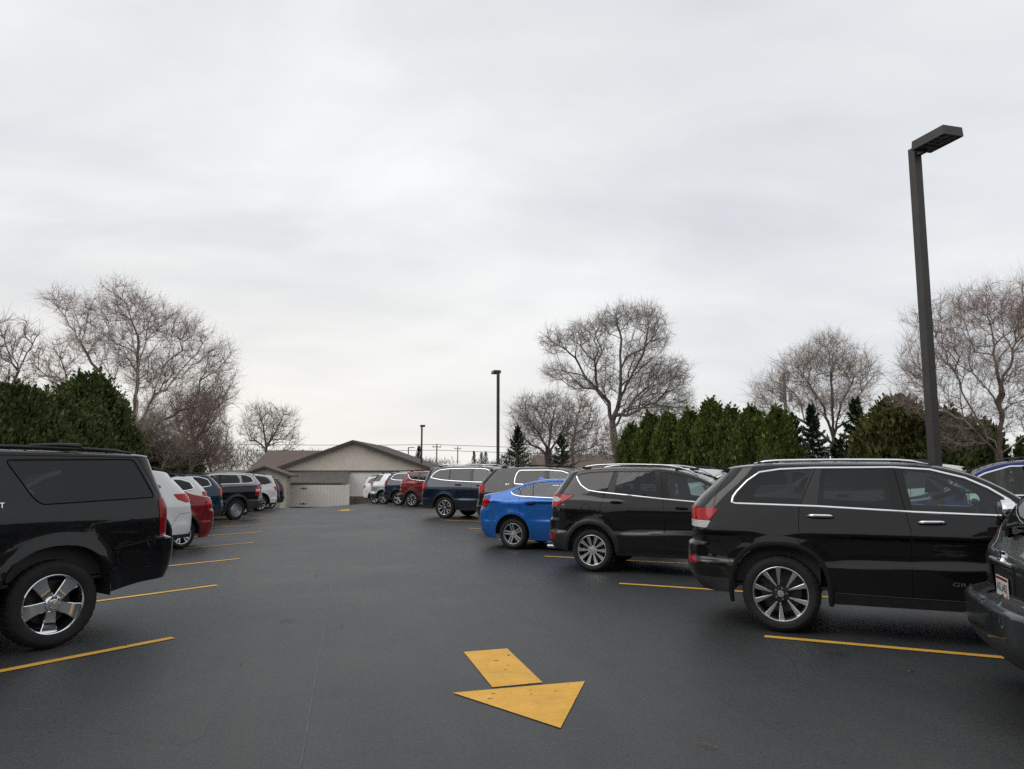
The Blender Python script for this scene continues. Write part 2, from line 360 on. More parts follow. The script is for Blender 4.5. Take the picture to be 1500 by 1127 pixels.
# ------------------------------------------------------------------ wheels
def spoke_mesh(mb, ang, prof, depth, y0):
    """prof: list of (r, t_left, t_right); face height from depth(r)"""
    ca, sa = math.cos(ang), math.sin(ang); vs = []
    for (r, tl, tr) in prof:
        d = y0 - depth(r); w = tr - tl; be = min(.006, w * .2)
        for (t, dd) in ((tl, d - .03), (tl, d - .005), (tl + be, d), (tr - be, d), (tr, d - .005), (tr, d - .03)):
            vs.append((r * ca - t * sa, dd, r * sa + t * ca))
    n = len(prof); fs = [[i * 6 + j, i * 6 + j + 1, (i + 1) * 6 + j + 1, (i + 1) * 6 + j] for i in range(n - 1) for j in range(5)]
    fs.append([0, 1, 2, 3, 4, 5]); fs.append([(n - 1) * 6 + j for j in range(5, -1, -1)])
    mb.add(vs, fs)
WCACHE = {}
def wheel_meshes(style, Rt, rim, tw, hi=True):
    """outer face looks along +Y, wheel centred on origin"""
    key = (style, Rt, rim, tw, hi)
    if key in WCACHE: return WCACHE[key]
    k = 72 if hi else 36
    h = tw / 2; sw = Rt - rim
    prof = [(-h + .02, rim - .005), (-h, rim + sw * .3), (-h - .004, rim + sw * .55), (-h + .012, Rt - .022), (-h + .035, Rt - .004), (-.02, Rt), (.02, Rt), (h - .035, Rt - .004), (h - .012, Rt - .022), (h + .001, Rt - .045),
            (h + .004, rim + sw * .55), (h + .003, rim + sw * .5), (h + .004, rim + sw * .46), (h, rim + sw * .2), (h - .004, rim + .012), (h - .012, rim + .004), (h - .02, rim - .004)]
    t = MB(); t.lathe(prof, k * 2 if hi else k)
    if hi:                                                  # shoulder blocks
        kk = k * 2
        for i, (a, r) in enumerate(prof):
            if 3 <= i <= 8:
                for j in range(kk):
                    x, y, z = t.v[i * kk + j]; rr = 1 - (.0065 / Rt if (j % 4 < 1) else 0); t.v[i * kk + j] = (x * rr, y, z * rr)
    tyre = t.build('tyre', m_tyre, None, auto=28)
    f = MB()
    yo = h - .008
    f.lathe([(yo - .004, rim + .004), (yo, rim - .002), (yo - .002, rim - .010), (yo - .012, rim - .016), (yo - .05, rim - .024)], k)
    fb = MB(); fb.lathe([(yo - .05, rim - .024), (-h + .02, rim - .03)], k)
    face = m_alloy
    dep = lambda r: .012 + .03 * (1 - r / rim)
    hubr = .062
    if style == 'five_wide':                                # chrome, five broad flat spokes
        face = m_chrome
        for i in range(5):
            a = 2 * PI * (i + .25) / 5
            spoke_mesh(f, a, [(.06, -.045, .045), (rim * .45, -.05, .05), (rim * .7, -.06, .06), (rim * .9, -.075, .075), (rim - .012, -.10, .10)], lambda r: .012 + .02 * math.sin(min(1, r / rim) * PI), yo)
        f.lathe([(yo - .05, .075), (yo - .008, .075), (yo, .068), (yo + .002, .05), (yo - .004, .045), (yo, .03), (yo + .001, .001)], 36)
        hubr = .02
    elif style == 'five_vee':                               # machined, five V pairs over dark base
        for i in range(5):
            a = 2 * PI * (i + .25) / 5
            for sgn in (-1, 1):
                pr = []
                for q in np.linspace(0, 1, 6):
                    r = .085 + q * (rim - .012 - .085); c = sgn * (.015 + q * rim * .235); w = .009 + .021 * q ** 1.2
                    pr.append((r, c - w, c + w))
                spoke_mesh(f, a, pr, dep, yo)
            pass
    elif style == 'ten':
        for i in range(10):
            a = 2 * PI * (i + .5) / 10
            for sgn in (-1, 1):
                pr = []
                for q in np.linspace(0, 1, 5):
                    r = .05 + q * (rim - .01 - .05); c = sgn * (.006 + q * .016); w = .005 + .006 * q
                    pr.append((r, c - w, c + w))
                spoke_mesh(f, a, pr, dep, yo)
            spoke_mesh(f, a, [(.05, -.006, .006), (rim * .5, -.008, .008), (rim - .02, -.014, .014)], lambda r: dep(r) + .008, yo)
    elif style == 'five_twin':
        face = m_silver
        for i in range(5):
            a = 2 * PI * (i + .25) / 5
            for sgn in (-1, 1):
                pr = []
                for q in np.linspace(0, 1, 5):
                    r = .05 + q * (rim - .012 - .05); c = sgn * (.022 + .008 * q); w = .0135 + .003 * q
                    pr.append((r, c - w, c + w))
                spoke_mesh(f, a, pr, dep, yo)
    elif style == 'five_fork':
        for i in range(5):
            a = 2 * PI * (i + .25) / 5
            for sgn in (-1, 1):
                pr = []
                for q in np.linspace(0, 1, 5):
                    r = .06 + q * (rim - .012 - .06); c = sgn * (.012 + rim * .16 * q * q); w = .012 + .012 * q
                    pr.append((r, c - w, c + w))
                spoke_mesh(f, a, pr, dep, yo)
    elif style == 'steel':
        face = m_silver
        f.lathe([(yo - .02, rim - .02), (yo - .055, rim * .8), (yo - .03, rim * .66), (yo - .03, rim * .5), (yo - .05, rim * .42), (yo - .05, .05)], k)
        for i in range(12):
            a = 2 * PI * i / 12; fb.lathe([(yo - .028, .016), (yo - .027, .001)], 12, c=(rim * .74 * math.cos(a), -.008, rim * .74 * math.sin(a)))
    hub = MB()
    if style != 'five_wide':
        (fb if style == 'five_vee' else f).lathe([(yo - .06, .085), (yo - .040, .078), (yo - .037, .03)], 30)
        hub.lathe([(yo - .05, .036), (yo - .026, .035), (yo - .02, .031), (yo - .019, .001)], 28)
        nut = m_chrome
        for i in range(5):
            a = 2 * PI * (i + .75) / 5; hub.lathe([(yo - .05, .011), (yo - .03, .010), (yo - .024, .006), (yo - .024, .0005)], 8, c=(.056 * math.cos(a), 0, .056 * math.sin(a)))
    else:
        hub.lathe([(yo + .001, .04), (yo + .006, .038), (yo + .007, .001)], 28)
        for i in range(6):
            a = 2 * PI * i / 6; hub.lathe([(yo - .03, .012), (yo - .01, .011), (yo - .006, .001)], 8, c=(.1 * math.cos(a) * .62, -.004, .1 * math.sin(a) * .62))
    rimo = f.build('rim', face, None, auto=30)
    bar = fb.build('rim_barrel', m_alloyd, None, auto=30)
    hubo = hub.build('hub_cap', m_chrome if style in ('five_wide', 'steel') else m_satin, None, auto=30)
    d = MB()
    d.lathe([(-.05, .05), (-.002, .06), (0, .085), (0, rim * .72), (-.02, rim * .73), (-.02, .08)], 36)
    d.box((rim * .55, -.01, rim * .12), (.08, .06, .16), 0, .01)
    d.lathe([(-h + .03, rim - .03), (-h + .03, .01)], 24)
    disc = d.build('wheel', m_brake, None, auto=30)
    res = [o.data for o in (disc, tyre, rimo, bar, hubo)]
    for o in (disc, tyre, rimo, bar, hubo): bpy.data.objects.remove(o)
    WCACHE[key] = res; return res
def add_wheel(car, x, y, z, spec, hi, turn=0.):
    disc, tyre, rimo, bar, hubo = wheel_meshes(spec['wheel'], spec['R'], spec['rim'], spec.get('tw', .235), hi)
    w = bpy.data.objects.new('wheel', disc); link(w, car); w.location = (x, y, z)
    w.rotation_euler = (0, spec.get('spin', 0) + turn, 0) if y > 0 else (0, spec.get('spin', 0) + turn, PI)
    for nm, d in (('tyre', tyre), ('rim', rimo), ('rim_barrel', bar), ('hub_cap', hubo)):
        link(bpy.data.objects.new(nm, d), w)
    return w

# ------------------------------------------------------------------ shared seats
SEATS = {}
def seat_mesh(kind):
    if kind in SEATS: return SEATS[kind]
    b = MB()
    if kind == 'front':
        b.box((0, 0, .10), (.5, .5, .16), 0, .05); b.box((-.27, 0, .42), (.13, .48, .62), 0, .055)
        b.box((-.31, 0, .84), (.10, .26, .17), 0, .045); b.box((-.31, 0, .74), (.02, .1, .1))
    elif kind == 'bench':
        b.box((0, 0, .10), (.48, 1.28, .16), 0, .05); b.box((-.26, 0, .40), (.13, 1.28, .56), 0, .055)
        for y in (-.42, .42): b.box((-.29, y, .76), (.09, .26, .15), 0, .04)
    elif kind == 'dash':
        b.box((.1, 0, .12), (.36, 1.42, .26), 0, .07); b.box((-.1, 0, -.12), (.12, .3, .5), 0, .03); b.box((-.02, 0, .27), (.05, .26, .15), 0, .02)
    elif kind == 'steering':
        pts = [(math.sin(R(25)) * .18 * math.sin(a), .18 * math.cos(a), .18 * math.sin(a) * math.cos(R(25))) for a in np.linspace(0, 2 * PI, 25)]
        b.tube(pts, .015, 8, cap=False); b.box((.01, 0, 0), (.04, .14, .12), 0, .02); b.box((.02, 0, 0), (.02, .34, .03)); b.tube([(0, 0, 0), (.25, 0, -.12)], .03)
    o = b.build(kind, m_cloth if kind != 'dash' and kind != 'steering' else m_dash, None, auto=50)
    SEATS[kind] = o.data; bpy.data.objects.remove(o); return SEATS[kind]

def text_polys(s, size):
    cu = bpy.data.curves.new('t', 'FONT'); cu.body = s; cu.size = size; cu.resolution_u = 2
    cu.align_x = 'CENTER'; cu.align_y = 'CENTER'
    o = bpy.data.objects.new('t', cu); COL.objects.link(o)
    dg = bpy.context.evaluated_depsgraph_get(); me = bpy.data.meshes.new_from_object(o.evaluated_get(dg))
    v = [tuple(x.co) for x in me.vertices]; f = [tuple(p.vertices) for p in me.polygons]
    bpy.data.objects.remove(o); bpy.data.curves.remove(cu); bpy.data.meshes.remove(me); return v, f

# ------------------------------------------------------------------ the car body
class Body:
    def __init__(s, sp, g):
        s.sp = sp; W = s.W = sp['W']; s.g = g
        if 'wz' in sp: s.wz = Sp([(z, W / 2 + d) for z, d in sp['wz']])
        else:
            b = sp.get('belt', 1.05); t = sp.get('tum', .27)
            f = lambda z: (W / 2 - .004 - .045 * ((z - .93) / .6) ** 2) if z < b else W / 2 - .006 - .008 - (z - b) * t - .12 * (z - b) ** 2
            zs = [.1, .25, .4, .55, .7, .85, b - .06, b + .06, b + .2, b + .35, b + .5, b + .65, b + .85]
            s.wz = Sp([(z, f(z) - (.02 if z < .2 else 0)) for z in zs])
        s.rear = Sp(sp['rear']); s.front = Sp(sp['front']); s.top = Sp(sp['top'])
        s.ar = sp.get('ar', .38); s.af = sp.get('af', .55); s.crown = sp.get('crown', .06)
        s.xm = (s.rear(.7) + s.front(.7)) / 2; s.half = (s.front(.7) - s.rear(.7)) / 2
        s.tab = {}
        for k, a, n, m in (('r', s.ar, sp.get('nr', 2.6), sp.get('mr', 4.2)), ('f', s.af, 2.3, 3.2)):
            u = np.linspace(0, 1, 400) ** 3.2
            yy = (1 - (1 - u) ** n) ** (1 / m)
            arc = np.concatenate([[0], np.cumsum(np.hypot(np.diff(u * a), np.diff(yy * W / 2)))])
            s.tab[k] = (arc / arc[-1], u, yy, arc[-1])
    def P(s, S, Z):
        S = np.asarray(S, float); Z = np.asarray(Z, float)
        w = s.wz(Z); xr = s.rear(Z); xf = s.front(Z); x = S.copy(); yy = np.ones_like(x)
        t, u, y_, L = s.tab['r']; k = S < xr + s.ar
        q = np.clip((xr + s.ar - S) / L, 0, 1); uu = np.interp(1 - q, t, u); v = np.interp(1 - q, t, y_)
        x = np.where(k, xr + uu * s.ar, x); yy = np.where(k, v, yy)
        t, u, y_, L = s.tab['f']; k = S > xf - s.af
        q = np.clip((S - xf + s.af) / L, 0, 1); uu = np.interp(1 - q, t, u); v = np.interp(1 - q, t, y_)
        x = np.where(k, xf - uu * s.af, x); yy = np.where(k, v, yy)
        n = np.abs((x - s.xm) / s.half); y = w * yy - .045 * n ** 3.5 * yy
        y = y + s.feat(x, Z) * yy ** 6
        return np.stack([x, y, Z], -1)
    def feat(s, x, z):
        sp = s.sp; d = np.zeros_like(x); ra = sp['ra']
        inside = np.exp(-(np.clip(np.abs(x - s.xm) - s.half * .75, 0, 9) / .25) ** 2)
        for c in (0, sp['wb']):
            r = np.hypot(x - c, z - sp['R']); d += sp.get('flare', .022) * np.exp(-(np.clip(r - ra - .02, 0, 9) / .10) ** 2) * (z < 1.3)
        far = 1 - np.exp(-(x / (ra + .12)) ** 4) - np.exp(-((x - sp['wb']) / (ra + .12)) ** 4); far = np.clip(far, 0, 1)
        zc = sp.get('crease', .75); h = sp.get('creaseh', .014)
        d += -h * np.tanh((z - zc - .03 * np.clip(x - 1, -1, 2)) / .02) * far * (z < .98)
        d -= h * .5 * np.exp(-((z - zc - .12) / .10) ** 2) * far
        sh = sp.get('shoulder', .93); d += sp.get('shh', .003) * np.tanh((sh + sp.get('shs', -.03) * (x - 1) - z) / .018) * (z < 1.25)
        d -= .02 * np.clip((.42 - z) / .2, 0, 1)
        return d
    def Nn(s, S, Z):
        e = .003
        a = s.P(S + e, Z) - s.P(S - e, Z); b = s.P(S, Z + e) - s.P(S, Z - e)
        n = np.cross(b, a); l = np.linalg.norm(n, axis=-1, keepdims=True); n = n / np.maximum(l, 1e-9)
        bad = (l[..., 0] < 1e-7); n[bad] = (0, 1, 0)
        flip = (n[..., 1] < 0) & (np.abs(n[..., 1]) > .5); n[flip] *= -1
        return n
    def seams(s, z): return s.rear(z) + s.ar - s.tab['r'][3], s.front(z) - s.af + s.tab['f'][3]
    def ztop_at(s, S, z0=1.0):
        z = np.full_like(S, z0)
        z = s.top(S)
        for _ in range(12): z = s.top(s.P(S, z)[..., 0])
        return z
    def outline(s):
        st = s.g; sp = s.sp
        zt = float(s.top(s.rear(1.4)))
        for _ in range(30): zt = float(s.top(s.rear(zt)))
        zf = float(s.top(s.front(.8)))
        for _ in range(30): zf = float(s.top(s.front(zf)))
        s.ztr, s.ztf = zt, zf
        zb = sp['bottom'][0][1]; zb2 = sp['bottom'][-1][1]
        o = [(float(s.seams(z)[0]), float(z)) for z in np.linspace(zb, zt, max(4, int((zt - zb) / st)))]
        s0 = float(s.seams(zt)[0]); s1 = float(s.seams(zf)[1])
        S = np.linspace(s0, s1, int((s1 - s0) / st))[1:-1]
        Zt = s.ztop_at(S)
        s.topS = np.concatenate([[s0], S, [s1]]); s.topZ = np.concatenate([[zt], Zt, [zf]])
        o += list(zip(S.tolist(), Zt.tolist()))
        o += [(float(s.seams(z)[1]), float(z)) for z in np.linspace(zf, zb2, max(4, int((zf - zb2) / st)))]
        bot = []
        b = Sp(sp['bottom'])
        e0 = float(s.seams(zb)[0]); e1 = float(s.seams(zb2)[1])
        ra = sp['ra']; segs = []
        def arch(c):
            pts = []
            zc = sp['R'] + .02
            for a in np.linspace(PI, 0, 22):
                e = sp.get('sq', 1.); cx, sx_ = math.cos(a), math.sin(a)
                pts.append((c + ra * math.copysign(abs(cx) ** e, cx), zc + ra * abs(sx_) ** e * sp.get('rh', 1.)))
            return pts
        s.arches = [arch(0), arch(sp['wb'])]
        run = [e0, s.arches[0][0][0]]
        def sec(a, b_):
            return [(float(q), float(b(q))) for q in np.linspace(a, b_, max(2, int(abs(b_ - a) / st)))]
        L = sec(e0, s.arches[0][0][0])[1:] + s.arches[0] + sec(s.arches[0][-1][0], s.arches[1][0][0]) + s.arches[1] + sec(s.arches[1][-1][0], e1)[:-1]
        return o + L[::-1]
    def build(s, car, hi):
        sp = s.sp; st = s.g; out = s.outline()
        regs = sp['regions']
        V = []; E = []
        def loop(p, closed=True):
            n0 = len(V); V.extend([Vector(q) for q in p]); n = len(p)
            E.extend([(n0 + i, n0 + (i + 1) % n) for i in range(n if closed else n - 1)])
        loop(out)
        smax = max(q[0] for q in out); smin = min(q[0] for q in out); zmax = max(q[1] for q in out); zmin = min(q[1] for q in out)
        rp = []
        for r in regs:
            p = r.get('poly')
            if 'rpoly' in r: p = [(float(s.seams(b)[0]) + (a if a > 0 else -.1), b) for a, b in dens(r['rpoly'], .06)]
            if 'fpoly' in r: p = [(float(s.seams(b)[1]) - (a if a > 0 else -.1), b) for a, b in dens(r['fpoly'], .06)]
            if r.get('round'): p = roundp(p, r['round'])
            p = [(min(max(a, smin - .1), smax + .1), b) for a, b in p]
            rp.append(p); loop(dens(p, st))
        gx = np.arange(smin + st / 2, smax, st); gy = np.arange(zmin + st / 2, zmax, st)
        GX, GY = np.meshgrid(gx, gy); GX = GX + (np.arange(GX.shape[0])[:, None] % 2) * st * .5
        k = pip(GX.ravel(), GY.ravel(), out)
        V.extend([Vector((a, b)) for a, b in zip(GX.ravel()[k], GY.ravel()[k])])
        v2, e2, f2, *_ = delaunay_2d_cdt(V, E, [], 0, 1e-4)
        v2 = np.array([(q[0], q[1]) for q in v2]); f2 = np.array([tuple(f) for f in f2 if len(f) == 3])
        c = v2[f2].mean(1); ins = pip(c[:, 0], c[:, 1], out); f2 = f2[ins]; c = c[ins]
        # orient
        a_, b_, c_ = v2[f2[:, 0]], v2[f2[:, 1]], v2[f2[:, 2]]
        cr = (b_[:, 0] - a_[:, 0]) * (c_[:, 1] - a_[:, 1]) - (b_[:, 1] - a_[:, 1]) * (c_[:, 0] - a_[:, 0])
        ok = np.abs(cr) > 1e-9; f2 = f2[ok]; c = c[ok]; cr = cr[ok]
        f2 = np.where((cr > 0)[:, None], f2[:, ::-1], f2)
        P = s.P(v2[:, 0], v2[:, 1]); Nn = s.Nn(v2[:, 0], v2[:, 1])
        who = np.full(len(f2), -1)
        for i in range(len(regs) - 1, -1, -1):
            who[pip(c[:, 0], c[:, 1], rp[i])] = i
        s.objs = {}
        for side in (1, -1):
            for i in range(-1, len(regs)):
                F = f2[who == i]
                if len(F) == 0: continue
                r = regs[i] if i >= 0 else dict(name='side_panel', mat=sp['paint'])
                used, inv = np.unique(F, return_inverse=True); F2 = inv.reshape(F.shape)
                p = P[used] + Nn[used] * r.get('off', 0.); n = Nn[used].copy(); p = p.copy()
                if r.get('off', 0) and r.get('skirt', True):
                    ed = {}
                    for t in F2:
                        for q in range(3):
                            e = (t[q], t[(q + 1) % 3]); ed[e] = 1
                    bd = [e for e in ed if (e[1], e[0]) not in ed]
                    p2 = P[used] - Nn[used] * .01; nv = len(p)
                    extra = [(e[1], e[0], e[0] + nv, e[1] + nv) for e in bd]
                    p = np.concatenate([p, p2]); n = np.concatenate([n, n]); faces = [tuple(t) for t in F2] + extra
                else: faces = [tuple(t) for t in F2]
                if side < 0:
                    p[:, 1] *= -1; n[:, 1] *= -1; faces = [t[::-1] for t in faces]
                o = mesh(r['name'], p, faces, r['mat'], car, True, n)
                if 'label' in r: o['label'] = r['label']
                s.objs[(r.get('key', r['name']), side)] = o
        # cap: roof, bonnet, glass
        th = np.linspace(0, PI, 17); A = s.P(s.topS, s.topZ); rows = []
        W0 = float(s.wz(1.3))
        cr_ = np.array([s.crown * min(1., (a[1] / W0)) for a in A])
        for a, c0 in zip(A, cr_):
            rows.append(np.stack([np.full(17, a[0]), a[1] * np.cos(th), a[2] + c0 * np.sin(th) ** .8], -1))
        G = np.array(rows); nr = len(G)
        dr = np.gradient(G, axis=0); dc = np.gradient(G, axis=1); n = np.cross(dr, dc); n /= np.maximum(np.linalg.norm(n, axis=-1, keepdims=True), 1e-9)
        n[n[..., 2] < 0] *= -1
        # edge normals lean outwards
        VV = G.reshape(-1, 3); NN = n.reshape(-1, 3)
        groups = {}
        for i in range(nr - 1):
            xm = (A[i, 0] + A[i + 1, 0]) / 2
            for j in range(16):
                nm, mt = 'roof', sp['paint']
                for (a0, a1, nm_, mt_, jj) in sp['cap']:
                    if a0 <= xm < a1:
                        nm, mt = (nm_, mt_) if jj <= j < 16 - jj else ('roof', sp['paint'])
                groups.setdefault((nm, mt.name), []).append((i * 17 + j, (i + 1) * 17 + j, (i + 1) * 17 + j + 1, i * 17 + j + 1))
        for (nm, mn), F in groups.items():
            F = np.array(F); used, inv = np.unique(F, return_inverse=True); F2 = inv.reshape(F.shape)
            q = VV[used]; a_, b_, c_ = q[F2[0][0]], q[F2[0][1]], q[F2[0][2]]
            if np.cross(b_ - a_, c_ - a_)[2] < 0: F2 = F2[:, ::-1]
            s.objs[(nm, 0)] = mesh(nm, q, F2, bpy.data.materials[mn], car, True, NN[used])
        # wheel housings and floor
        wl = MB()
        for arch in s.arches:
            pts = dens(arch, st, False)
            Q = s.P(np.array([q[0] for q in pts]), np.array([q[1] for q in pts]))
            for side in (1, -1):
                vs = []; yi = s.W / 2 - .36
                for q in Q: vs.append((q[0], side * (q[1] - .002), q[2]))
                for q in Q: vs.append((q[0], side * yi, q[2]))
                n_ = len(Q); fs = [[i, i + 1, n_ + i + 1, n_ + i] for i in range(n_ - 1)] + [list(range(n_, 2 * n_))]
                wl.add(vs, fs)
        xr, xf = float(s.rear(.4)), float(s.front(.4)); zb = min(q[1] for q in sp['bottom'])
        wi = s.W / 2 - .37
        wl.box(((xr + .4 + xf - .3) / 2, 0, zb + .22), (xf - xr - .7, 2 * wi, .16))
        for a, b in ( (sp['ra'] + .05, sp['wb'] - sp['ra'] - .05), (sp['wb'] + sp['ra'] + .05, xf - .35)):
            if b > a: wl.box(((a + b) / 2, 0, zb + .12), (b - a, s.W - .2, .14), 0, .03)
        wl.tube([(sp['wb'], -wi - .1, sp['R']), (sp['wb'], wi + .1, sp['R'])], .05); wl.tube([(0, -wi - .1, sp['R']), (0, wi + .1, sp['R'])], .06)
        wl.build('underbody', m_blackm, car)
    # strips that follow the surface
    def strip(s, car, name, path, w, h, mat, off=0., sides=(1, -1), step=.04, smooth=True, closed=False, mb=None):
        pts = dens(path, step, closed)
        S = np.array([q[0] for q in pts]); Z = np.array([q[1] for q in pts])
        P = s.P(S, Z); Nn = s.Nn(S, Z); n = len(P)
        T = np.gradient(P, axis=0) if not closed else (np.roll(P, -1, 0) - np.roll(P, 1, 0)); T /= np.maximum(np.linalg.norm(T, axis=1, keepdims=True), 1e-9)
        B = np.cross(T, Nn); B /= np.maximum(np.linalg.norm(B, axis=1, keepdims=True), 1e-9)
        cs = [(-.5, -.3), (-.5, .45), (-.3, .9), (0, 1.), (.3, .9), (.5, .45), (.5, -.3)]
        for side in sides:
            vs = []
            for i in range(n):
                for (a, b) in cs:
                    v = P[i] + B[i] * a * w + Nn[i] * (b * h + off); vs.append((v[0], v[1] * side, v[2]))
            k = len(cs); rg = n if closed else n - 1
            fs = [[i * k + j, i * k + (j + 1) % k, ((i + 1) % n) * k + (j + 1) % k, ((i + 1) % n) * k + j] for i in range(rg) for j in range(k)]
            if not closed: fs += [list(range(k)), [(n - 1) * k + j for j in range(k)]]
            if side * 1 > 0: fs = [f[::-1] for f in fs]
            if mb is not None: mb.add(vs, fs)
            else: 
                m_ = MB(); m_.add(vs, fs); m_.build(name, mat, car, auto=45)
    def frame(s, S, Z):
        p = s.P(np.array([S]), np.array([Z]))[0]; n = s.Nn(np.array([S]), np.array([Z]))[0]; return p, n
    def flat(s, car, name, S, Z, pv, pf, mat, off=.004, side=-1, thick=0., tilt=0.):
        """lay a flat drawing (x = reading direction, y = up) on the surface"""
        p, n = s.frame(S, Z); n = Vector((n[0], n[1] * side, n[2])); p = Vector((p[0], p[1] * side, p[2]))
        up = (Vector((0, 0, 1)) - n * n.z).normalized(); rt = up.cross(n)
        if tilt:
            q = Matrix.Rotation(tilt, 3, n); up = q @ up; rt = q @ rt
        v = [p + rt * a[0] + up * a[1] + n * (off + (a[2] if len(a) > 2 else 0)) for a in pv]
        return mesh(name, v, pf, mat, car)

def handle(b, car, s0, s1, z0, z1, mat, side_parent):
    for side in (1, -1):
        h = MB(); n = 9; vs = []
        P0 = s = None
        ts = np.linspace(0, 1, n); S = s0 + (s1 - s0) * ts; Z = z0 + (z1 - z0) * ts
        P = b.P(S, Z); Nn = b.Nn(S, Z); pts = []; rr = []
        for i, t in enumerate(ts):
            lift = .034 * min(1, math.sin(t * PI) * 2.2) + .004
            q = P[i] + Nn[i] * lift; pts.append((q[0], q[1] * side, q[2])); rr.append(.016 if 0 < i < n - 1 else .009)
        h.tube(pts, rr, 10, flat=(.62, 1.0))
        par = b.objs.get((side_parent, side), car)
        h.build('handle', mat, par, smooth=True)
        # dark patch standing in for the shaded recess behind the grip
        c = MB(); sm, zm = (s0 + s1) / 2, (z0 + z1) / 2
        vs = []; 
        for k in range(20):
            a = 2 * PI * k / 20; q = b.P(np.array([sm + .062 * math.cos(a)]), np.array([zm + .03 * math.sin(a)]))[0]; nn = b.Nn(np.array([sm + .062 * math.cos(a)]), np.array([zm + .03 * math.sin(a)]))[0]
            q = q + nn * .0025; vs.append((q[0], q[1] * side, q[2]))
        c.add(vs, [list(range(20))]); c.build('recess_shade', m_gloss, par)

def mirror(b, car, x, z, mat, size=1.):
    for side in (1, -1):
        p, n = b.frame(x, z); y = p[1]
        m = MB(); 
        bm = bmesh.new(); bmesh.ops.create_uvsphere(bm, u_segments=24, v_segments=14, radius=1)
        for v in bm.verts:
            c = v.co
            f = lambda q, e: math.copysign(abs(q) ** e, q)
            X = f(c.x, .8) * .085; Y = f(c.y, .75) * .125; Zz = f(c.z, .75) * .085
            if X < -.045: X = -.045
            v.co = Vector((x + X * size + .02, (y + .13 * size) * side + Y * size, z + .03 + Zz * size - .02 * abs(c.y) * (c.z > 0)))
        bm.verts.index_update(); m.add([v.co for v in bm.verts], [[v.index for v in f.verts] for f in bm.faces]); bm.free()
        o = m.build('mirror', mat, car, smooth=True)
        g = MB(); g.box((x - .029 * size, (y + .13 * size) * side, z + .03), (.004, .19 * size, .12 * size), 0, .0)
        g.build('mirror_glass', m_chrome, o)
        a = MB(); a.box((x + .03, (y + .03) * side, z - .055), (.09, .14, .035), 0, .01); a.build('mirror_arm', m_black, o)

def rails(b, car, x0, x1, mat, h=.055, inset=.10, w=.035, mat2=None):
    for side in (1, -1):
        m = MB(); pts = []; rr = []; n = 15
        for i in range(n):
            t = i / (n - 1); x = x0 + (x1 - x0) * t; zt = float(b.top(x)); y = float(b.P(np.array([x]), np.array([zt]))[0][1])
            th = math.acos(max(-1, min(1, 1 - inset / y))); zr = zt + b.crown * math.sin(th) ** .8
            lift = h * min(1., math.sin(t * PI) * 3.4) + .004
            pts.append((x, (y - inset) * side, zr + lift)); rr.append(w / 2 * (1 if 0 < i < n - 1 else .6))
        m.tube(pts, rr, 10, flat=(.8, .75)); 
        o = m.build('roof_rail', mat, car, smooth=True)
        f = MB()
        for t in (.1, .9):
            i = int(t * (n - 1)); q = pts[i]; f = MB(); f.box((q[0], q[1], q[2] - h * .5), (.16, .03, h), 0, .008)
            f.build('rail_foot', mat2 or m_black, o)

def interior(b, car, sp, full=True):
    z0 = sp.get('floor', .42); xd = sp.get('dash_x', 2.0); zd = sp.get('dash_z', 1.0)
    def put(nm, kind, loc, sc_=1.):
        o = bpy.data.objects.new(nm, seat_mesh(kind)); link(o, car); o.location = loc; o.scale = (sc_, sc_, sc_); return o
    xf = sp.get('seat_x', 1.25)
    put('front_seat', 'front', (xf, .38, z0 + .1)); put('front_seat', 'front', (xf, -.38, z0 + .1))
    put('rear_seat', 'bench', (xf - .85, 0, z0 + .14))
    if full:
        put('dashboard', 'dash', (xd, 0, zd - .12)); put('steering_wheel', 'steering', (xd - .28, .38, zd - .02))
    fl = MB(); xr = float(b.rear(.9)) + .15
    fl.box(((xr + .25 + xd) / 2, 0, z0), (xd - xr - .25, b.W - .34, .03))
    fl.box(((xr + .45) / 2, 0, z0 + .28), (abs(.45 - xr) * .9, b.W - .34, .5))
    fl.build('cabin_floor', m_dash, car)

def reg(name, poly, mat, **kw): return dict(name=name, poly=poly, mat=mat, **kw)

